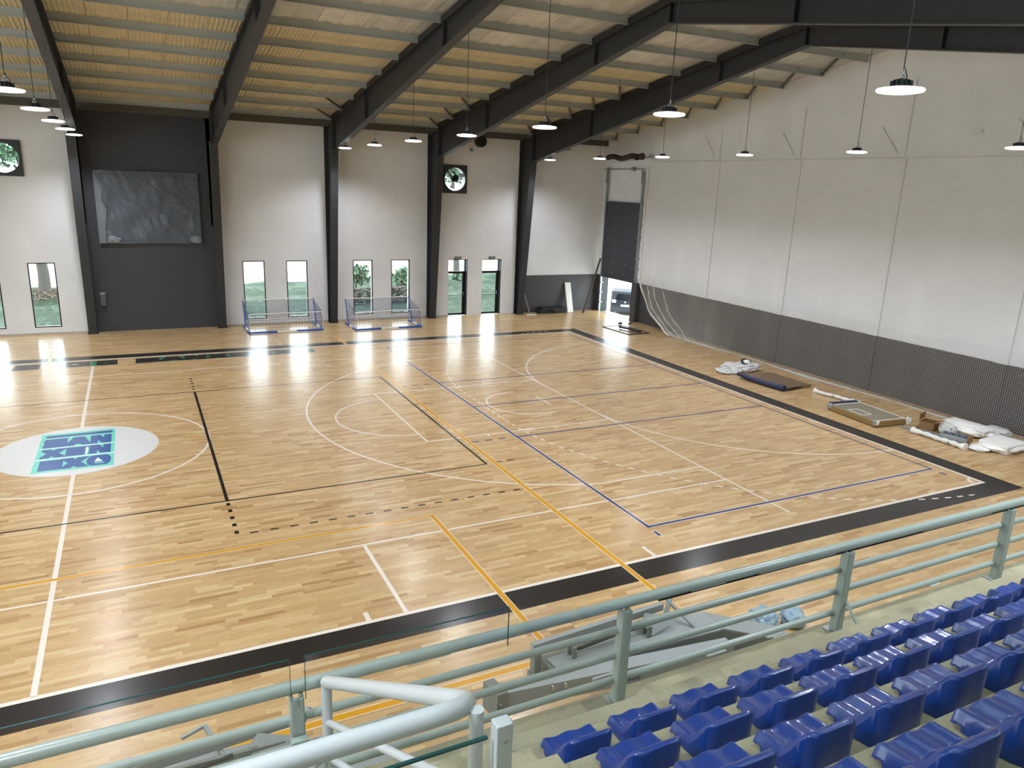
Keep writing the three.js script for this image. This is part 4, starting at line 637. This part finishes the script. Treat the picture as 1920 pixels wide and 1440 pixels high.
// seats
{
  const nx = 24, nz = 36, S = THREE.MathUtils.smoothstep, w = (z) => 0.182 - 0.022 * S(z, 0.15, 0.3), D = 0.305;
  const H = (u, z) => {                               // u across -1..1, z from the front edge
    const back = 0.178 * S(z, 0.135, 0.285) * (1 - 0.1 * Math.pow(Math.abs(u), 10));
    const roll = -0.05 * Math.pow(Math.max(0, (Math.abs(u) - 0.88) / 0.12), 2) * (1 - S(z, 0.2, 0.28));
    return 0.082 + 0.01 * S(z, 0.02, 0.14) - 0.016 * Math.pow(Math.max(0, 1 - z / 0.02), 2) + roll + (0.0075 * Math.cos(u * Math.PI * 2.1) + 0.004 * Math.abs(u)) * (1 - S(z, 0.2, 0.29)) + back;
  };
  const zs = Array.from({ length: nz + 1 }, (_, j) => { const t = j / nz; return t < 0.3 ? 0.06 * (t / 0.3) ** 1.6 : 0.06 + (D - 0.06) * (1 - (1 - (t - 0.3) / 0.7) ** 1.5); });
  const pos = [], idx = [], P = (x, y, z) => { pos.push(x, y, z); return pos.length / 3 - 1; };
  const top = zs.map((z) => Array.from({ length: nx + 1 }, (_, i) => { const u = (i / nx * 2 - 1), rr_ = z > D - 0.075 ? 1 - 0.36 * (1 - Math.sqrt(Math.max(0, 1 - ((z - D + 0.075) / 0.075) ** 2))) : 1; return P(u * w(z) * rr_, H(u, z), z); }));
  for (let j = 0; j < nz; j++) for (let i = 0; i < nx; i++) idx.push(top[j][i], top[j + 1][i], top[j][i + 1], top[j][i + 1], top[j + 1][i], top[j + 1][i + 1]);
  // rim: turned-down sides, back and lip
  const ring = [];
  for (let i = 0; i <= nx; i++) ring.push([top[0][i], 0]); for (let j = 1; j <= nz; j++) ring.push([top[j][nx], zs[j]]); for (let i = nx - 1; i >= 0; i--) ring.push([top[nz][i], D]); for (let j = nz - 1; j >= 1; j--) ring.push([top[j][0], zs[j]]);
  const low = ring.map(([t, z]) => { const x = pos[t * 3], y = pos[t * 3 + 1], zz = pos[t * 3 + 2]; const side = Math.abs(x) > 0.84 * w(zz); const yb = zz < 0.02 ? (side ? 0.022 : y - 0.012) : side && zz < 0.05 ? 0.03 : 0.004; return P(x * 1.0, Math.min(yb, y - 0.004), zz < 0.02 ? zz + 0.004 : zz); });
  const mid = ring.map(([t]) => P(pos[t * 3] * 1.012, pos[t * 3 + 1] - 0.006, pos[t * 3 + 2] + (pos[t * 3 + 2] > D - 0.02 ? 0.003 : 0)));
  const n = ring.length;
  for (let i = 0; i < n; i++) { const k = (i + 1) % n; idx.push(ring[i][0], ring[k][0], mid[i], mid[i], ring[k][0], mid[k], mid[i], mid[k], low[i], low[i], mid[k], low[k]); }
  let g = new THREE.BufferGeometry(); g.setAttribute('position', new THREE.Float32BufferAttribute(pos, 3)); g.setIndex(idx);
  g = toCreasedNormals(g, 0.95); g.setAttribute('uv', new THREE.BufferAttribute(new Float32Array(g.attributes.position.count * 2), 2)); g.translate(0.182, 0, 0);
  const bolts = merge([0.1, 0.26].map((x) => new THREE.CylinderGeometry(0.02, 0.02, 0.06, 10).translate(x, 0.03, 0.12)));
  const words = ['first', 'second', 'third', 'fourth', 'fifth', 'sixth', 'seventh', 'eighth', 'ninth', 'tenth', 'eleventh', 'twelfth'], rowsW = ['front row beside the walkway', 'second row', 'third row', 'fourth row nearest the viewer'];
  let proto = null;
  [12, 10, 7, 5].forEach((cnt, k) => {
    for (let i = 0; i < cnt; i++) {
      const label = `glossy blue plastic stadium seat, ${words[i]} from the stairs in the ${rowsW[k]}`;
      let s;
      if (!proto) { s = proto = thing('stadium_seat', label, 'seat'); part('seat_shell', g, M.seat, s); part('fixing_bolts', bolts, M.seatBolt, s); }
      else { s = proto.clone(); s.name = numbered('stadium_seat'); scene.add(s); tag(s, label, 'seat'); }
      s.userData.group = 'blue seats, ' + rowsW[k].split(' ')[0] + ' row';
      s.position.set(3.674 + 0.505 * i + rr(-0.006, 0.006), TR(k), TZ(k) + 0.05 + rr(-0.005, 0.005)); s.rotation.y = rr(-0.015, 0.015);
    }
  });
}
// front railing
{
  const r = thing('front_railing', 'pale grey pipe railing along the front edge of the stand', 'railing', [0, 0, 16.13]), posts = [-2.44, -0.07, 2.31, 4.69, 7.06, 9.43, 11.8, 14.17, 16.54, 18.91, 21.28, 23.65];
  part('top_rail', rod([-6, 3.72, 0], [24.9, 3.72, 0], 0.04, 20), M.rail, r);
  for (const y of [3.49, 3.275, 3.06]) part('rail', rod([-6, y, -0.015], [24.9, y, -0.015], 0.028, 16), M.rail, r);
  for (const [i, x] of posts.entries()) {
    const p = part('post', [rb(0.022, 0.8, 0.08, x + 0.03, 3.28, 0.02, 0.004), rb(0.07, 0.8, 0.02, x, 3.28, 0.055, 0.004), rb(0.022, 0.8, 0.08, x - 0.03, 3.28, 0.02, 0.004)], M.rail, r);
    part('base_plate', rb(0.16, 0.012, 0.16, x, 2.893, 0.02, 0.003, 1), M.galv, p);
    if (i === 4) part('stay', [beam([x + 0.02, 3.2, 0.07], [x + 0.06, 2.9, 0.3], 0.03, 0.012), beam([x + 0.06, 2.895, 0.3], [x - 0.1, 2.895, 0.05], 0.05, 0.012)], M.rail, p);
  }
  const pane = (pts) => part('glass_pane', extr(pts, 0.01).translate(0, 0, 0.1), M.glass, r, 'clear glass pane clamped to the railing');
  pane([[-0.05, 2.92], [2.27, 2.92], [2.27, 3.985], [-0.05, 3.985]]); pane([[2.35, 2.92], [4.64, 2.92], [4.64, 3.76], [3.68, 3.985], [2.35, 3.985]]);
  for (const x of [2.31]) part('clamp', [rb(0.1, 0.06, 0.05, x, 3.4, 0.1, 0.006), rb(0.1, 0.06, 0.05, x, 3.1, 0.1, 0.006)], M.rail, r);
  for (const [a, b, y] of [[5.3, 5.65, 3.69], [6.0, 6.9, 3.69], [8.05, 9.1, 3.69], [3.0, 3.3, 3.69], [5.55, 5.75, 3.04], [8.35, 8.5, 3.04], [6.2, 6.4, 3.04]]) part('protective_film', rb(b - a, 0.012, 0.036, (a + b) / 2, y, 0.012, 0.004, 1), M.film, r, 'strip of protective film left under a rail');
  part('gasket', bx(5.0, 24.8, 3.668, 3.68, -0.02, 0.02), M.black, r, 'black glazing gasket under the top rail');
  for (const [x0, x1] of [[-0.05, 2.27], [2.35, 3.68]]) part('pane_edge', [bx(x0, x1, 3.985, 3.988, 0.1, 0.11), bx(x0, x0 + 0.004, 3.7, 3.985, 0.1, 0.11), bx(x1 - 0.004, x1, 3.7, 3.985, 0.1, 0.11)], M.glassEdge, r);
}
// stair guardrail in the foreground
{
  const g = thing('stair_guardrail', 'thick white pipe guardrail turning a corner in the foreground', 'guardrail');
  const z0 = 16.4, z1 = 18.2, yT = [3.9, 5.02], yM = [3.63, 4.66], yL = [3.38, 4.4], xf = 2.44, xn = 2.57;
  part('top_rail', pipe([[xf, yT[0], z0], [xn, yT[1], z1], [-1.5, yT[1] + 0.01, z1 + 0.02]], 0.034, 0.19, 22), M.guard, g);
  part('middle_rail', pipe([[xf, yM[0], z0], [xn, yM[1], z1], [-1.5, yM[1], z1 + 0.02]], 0.02, 0.1, 16), M.guard, g);
  part('lower_rail', pipe([[xf + 0.01, yL[0], z0], [xn, yL[1], z1], [-1.5, yL[1], z1 + 0.02]], 0.02, 0.1, 16), M.guard, g);
  part('post', [rod([xf, 2.87, z0], [xf, yT[0] + 0.01, z0], 0.03, 18)], M.guard, g);
  part('loop_rail', pipe([[xf, 3.42, z0], [xf - 0.26, 3.38, z0 + 0.1], [xf - 0.3, 3.1, z0 + 0.3], [xf, 2.95, z0 + 0.4]], 0.03, 0.12, 16), M.guard, g);
  const post = part('post', rb(0.06, 1.1, 0.05, xn + 0.045, 4.43, z1 + 0.06, 0.005), M.guard, g, 'flat square post at the corner'); part('screw', rod([xn + 0.045, 4.92, z1 + 0.083], [xn + 0.045, 4.92, z1 + 0.09], 0.008), M.galv, post);
  part('post', rod([xn - 0.02, 3.9, z1], [xn - 0.02, yT[1] - 0.02, z1], 0.024, 16), M.guard, g);
  part('glass_pane', bx(-1.5, xn - 0.005, 4.0, 4.925, z1 + 0.05, z1 + 0.06), M.glass, g, 'clear glass infill'); part('glass_edge', bx(-1.5, xn - 0.005, 4.925, 4.934, z1 + 0.049, z1 + 0.061), M.glassEdge, g, 'dark green polished edge of the glass');
}

// ---------------------------------------------------------------- OUTSIDE
{
  const g = new THREE.PlaneGeometry(70, 13, 140, 40).rotateX(-Math.PI / 2).translate(-10, 0, -22.4), p = g.attributes.position;
  for (let i = 0; i < p.count; i++) { const x = p.getX(i), z = p.getZ(i), t = THREE.MathUtils.smoothstep(-z, 17, 25), h = 0.42 + 0.38 * THREE.MathUtils.smoothstep(x, 11, 19); p.setY(i, -0.12 + t * h * (1 + 0.5 * noise.noise(x * 0.5, z * 0.5, 1)) + 0.05 * noise.noise(x * 1.7, z * 1.7, 3) - (z < -28 ? (-28 - z) * 0.6 : 0)); }
  const uv = new Float32Array(p.count * 2); for (let i = 0; i < p.count; i++) { uv[2 * i] = p.getX(i); uv[2 * i + 1] = p.getZ(i); } g.setAttribute('uv', new THREE.BufferAttribute(uv, 2)); g.computeVertexNormals();
  single('lawn', g, M.grass, 'bright green grass bank outside the far windows', 'grass', null, 'structure');
  single('outside_ground', bx(-70, 90, -1.5, -0.55, -90, -15.95), M.gravel, 'pale ground far beyond the grass bank', 'ground', null, 'structure');
  single('outside_pavement', [bx(25.37, 60, -0.9, -0.6, -40, 5)], M.outsideWhite, 'pale sunlit pavement outside the sectional door', 'pavement', null, 'structure');
  single('outside_wall', bx(25.9, 26.75, -0.6, 3.2, -19.0, -18.6), M.outsideWhite, 'pale wall end just outside the sectional door', 'wall', null, 'structure');
  const leafGeo = new THREE.PlaneGeometry(0.16, 0.1);
  const foliage = (parent, c, r, n, mat) => { const im = shade(new THREE.InstancedMesh(leafGeo, mat, n)); im.name = 'foliage'; im.userData.kind = 'stuff'; const m = new THREE.Matrix4(), q = new THREE.Quaternion(), e = new THREE.Euler();
    for (let i = 0; i < n; i++) { const a = rnd() * TAU, b = Math.acos(rr(-1, 1)), R = Math.cbrt(rnd()); const d = V(Math.sin(b) * Math.cos(a), Math.cos(b), Math.sin(b) * Math.sin(a)); const k = 0.7 + 0.5 * noise.noise(d.x * 2 + c[0], d.y * 2, d.z * 2); im.setMatrixAt(i, m.compose(V(c[0] + d.x * R * r[0] * k, c[1] + d.y * R * r[1] * k, c[2] + d.z * R * r[2] * k), q.setFromEuler(e.set(rr(0, 6), rr(0, 6), rr(0, 6))), V(1, 1, 1).multiplyScalar(rr(0.8, 1.6)))); } parent.add(im); };
  const tree = (label, x, z, h, r, cy, cr, n) => { const t = thing('tree', label, 'tree', [x, 0.25, z]); part('trunk', sweep(Array.from({ length: 14 }, (_, k) => V(0.12 * Math.sin(k * 0.6), k / 13 * h - 0.4, 0.05 * Math.cos(k))), (q) => r * (1.35 - 0.75 * q) + 0.12 * Math.exp(-q * 14), 14), M.trunk, t);
    part('branch', [[1.3, 1.5, 0.4], [-1.4, 1.8, -0.3], [0.6, 2, -0.9]].map((b) => sweep([V(0, h * 0.6, 0), V(b[0] * 0.5, h * 0.6 + b[1] * 0.6, b[2] * 0.5), V(b[0], h * 0.6 + b[1], b[2])], (q) => r * 0.4 * (1 - 0.7 * q), 8)), M.trunk, t); foliage(t, [0, cy, 0], cr, n, M.leaf); };
  tree('grey trunked tree outside, seen in the left window and through the left fan', -2.75, -24.5, 7, 0.22, 8.0, [3.2, 2.4, 2.4], 5200);
  tree('leafy tree outside, seen through the right wall fan', 21.2, -27.5, 6, 0.18, 7.6, [2.2, 1.6, 2], 2600);
  tree('slim tree outside the left of the two windows behind the right goal', 14.6, -22.3, 5, 0.1, 7.0, [1.6, 1.4, 1.4], 1600);
  const shrub = (label, x, y, z, s, n) => { const t = thing('shrub', label, 'shrub', [x, y, z]); part('stem', [rod([0, -0.3, 0], [0.1, s * 0.5, 0], 0.03), rod([0, -0.3, 0], [-0.15, s * 0.5, 0.1], 0.025)], M.trunk, t); foliage(t, [0, s * 0.45, 0], [s * 0.8, s * 0.5, s * 0.6], n, M.leaf); };
  shrub('green shrub outside behind the left window of the right goal', 13.2, 0.6, -23.4, 1.5, 620); shrub('green shrub outside behind the right window of the right goal', 16.3, 0.5, -23.6, 1.3, 500); shrub('low shrub on the bank outside the glass doors', 20.2, 0.4, -24.6, 0.8, 500);
  const st = []; for (let k = 0; k < 620; k++) { const g2 = new THREE.DodecahedronGeometry(1, 0); g2.scale(rr(0.06, 0.12), rr(0.04, 0.08), rr(0.06, 0.11)).rotateY(rr(0, 6)); g2.translate(11.6 + rnd() * 4.9, 0.1 + rnd() * 0.85, -20 + rr(-0.2, 0.2)); st.push(g2); }
  single('rubble_wall', merge(st), M.stone, 'low grey rubble stone wall outside the windows behind the right goal', 'stone wall', null, 'stuff');
  const lt = []; for (let k = 0; k < 500; k++) { const a = rnd() * TAU, R = Math.sqrt(rnd()) * 1.7; const q = new THREE.TetrahedronGeometry(rr(0.05, 0.11)).rotateX(rr(0, 3)).rotateY(rr(0, 3)); q.translate(-2.7 + Math.cos(a) * R * 1.4, 0.4 + 0.2 * (1 - R / 1.7) + 0.05 * rnd(), -24.0 + Math.sin(a) * R); lt.push(q); }
  single('leaf_litter', merge(lt), M.leafDry, 'grey brown leaf litter round the tree foot outside the left window', 'leaf litter', null, 'stuff');
}
// parked car outside the sectional door
{
  const c = thing('parked_car', 'dark blue hatchback seen from behind outside the half raised door', 'car', [28.6, -0.6, -17.6], 0.92);
  // local x: length (rear at -2), z: width
  const prof = [[-2.0, 0.35], [-2.05, 0.6], [-1.98, 0.95], [-1.75, 1.38], [-1.45, 1.5], [0.0, 1.5], [0.75, 1.05], [1.85, 0.85], [2.0, 0.55], [1.95, 0.3]];
  part('body', extr(prof, 1.56, 0.08).translate(0, 0, -0.78), M.carPaint, c);
  part('rear_window', extr([[-0.58, 0], [0.58, 0], [0.48, 0.36], [-0.48, 0.36]], 0.012).rotateY(-Math.PI / 2).rotateZ(-0.5).translate(-2.06, 1.0, 0), M.carGlass, c);
  for (const s of [-1, 1]) { part('side_window', extr([[-1.5, 1.0], [0.55, 1.0], [0.1, 1.4], [-1.35, 1.42]], 0.01).translate(0, 0, s * 0.865 - 0.005), M.carGlass, c); part('tail_light', rb(0.06, 0.22, 0.24, -2.06, 0.86, s * 0.66, 0.02), s > 0 ? M.tail : M.plate, c); for (const x of [-1.3, 1.3]) part('wheel', [rod([x, 0.31, s * 0.68], [x, 0.31, s * 0.88], 0.31, 24), rod([x, 0.31, s * 0.87], [x, 0.31, s * 0.89], 0.2, 16)], M.rubber, c); }
  part('number_plate', rb(0.02, 0.11, 0.5, -2.15, 0.66, 0, 0.004, 1), M.plate, c); part('bumper', rb(0.14, 0.22, 1.66, -2.08, 0.42, 0, 0.06), M.carPaint, c); part('badge', new THREE.CylinderGeometry(0.05, 0.05, 0.02, 16).rotateZ(Math.PI / 2).translate(-2.12, 0.86, 0), M.chrome, c);
}
renderer.render(scene, camera);
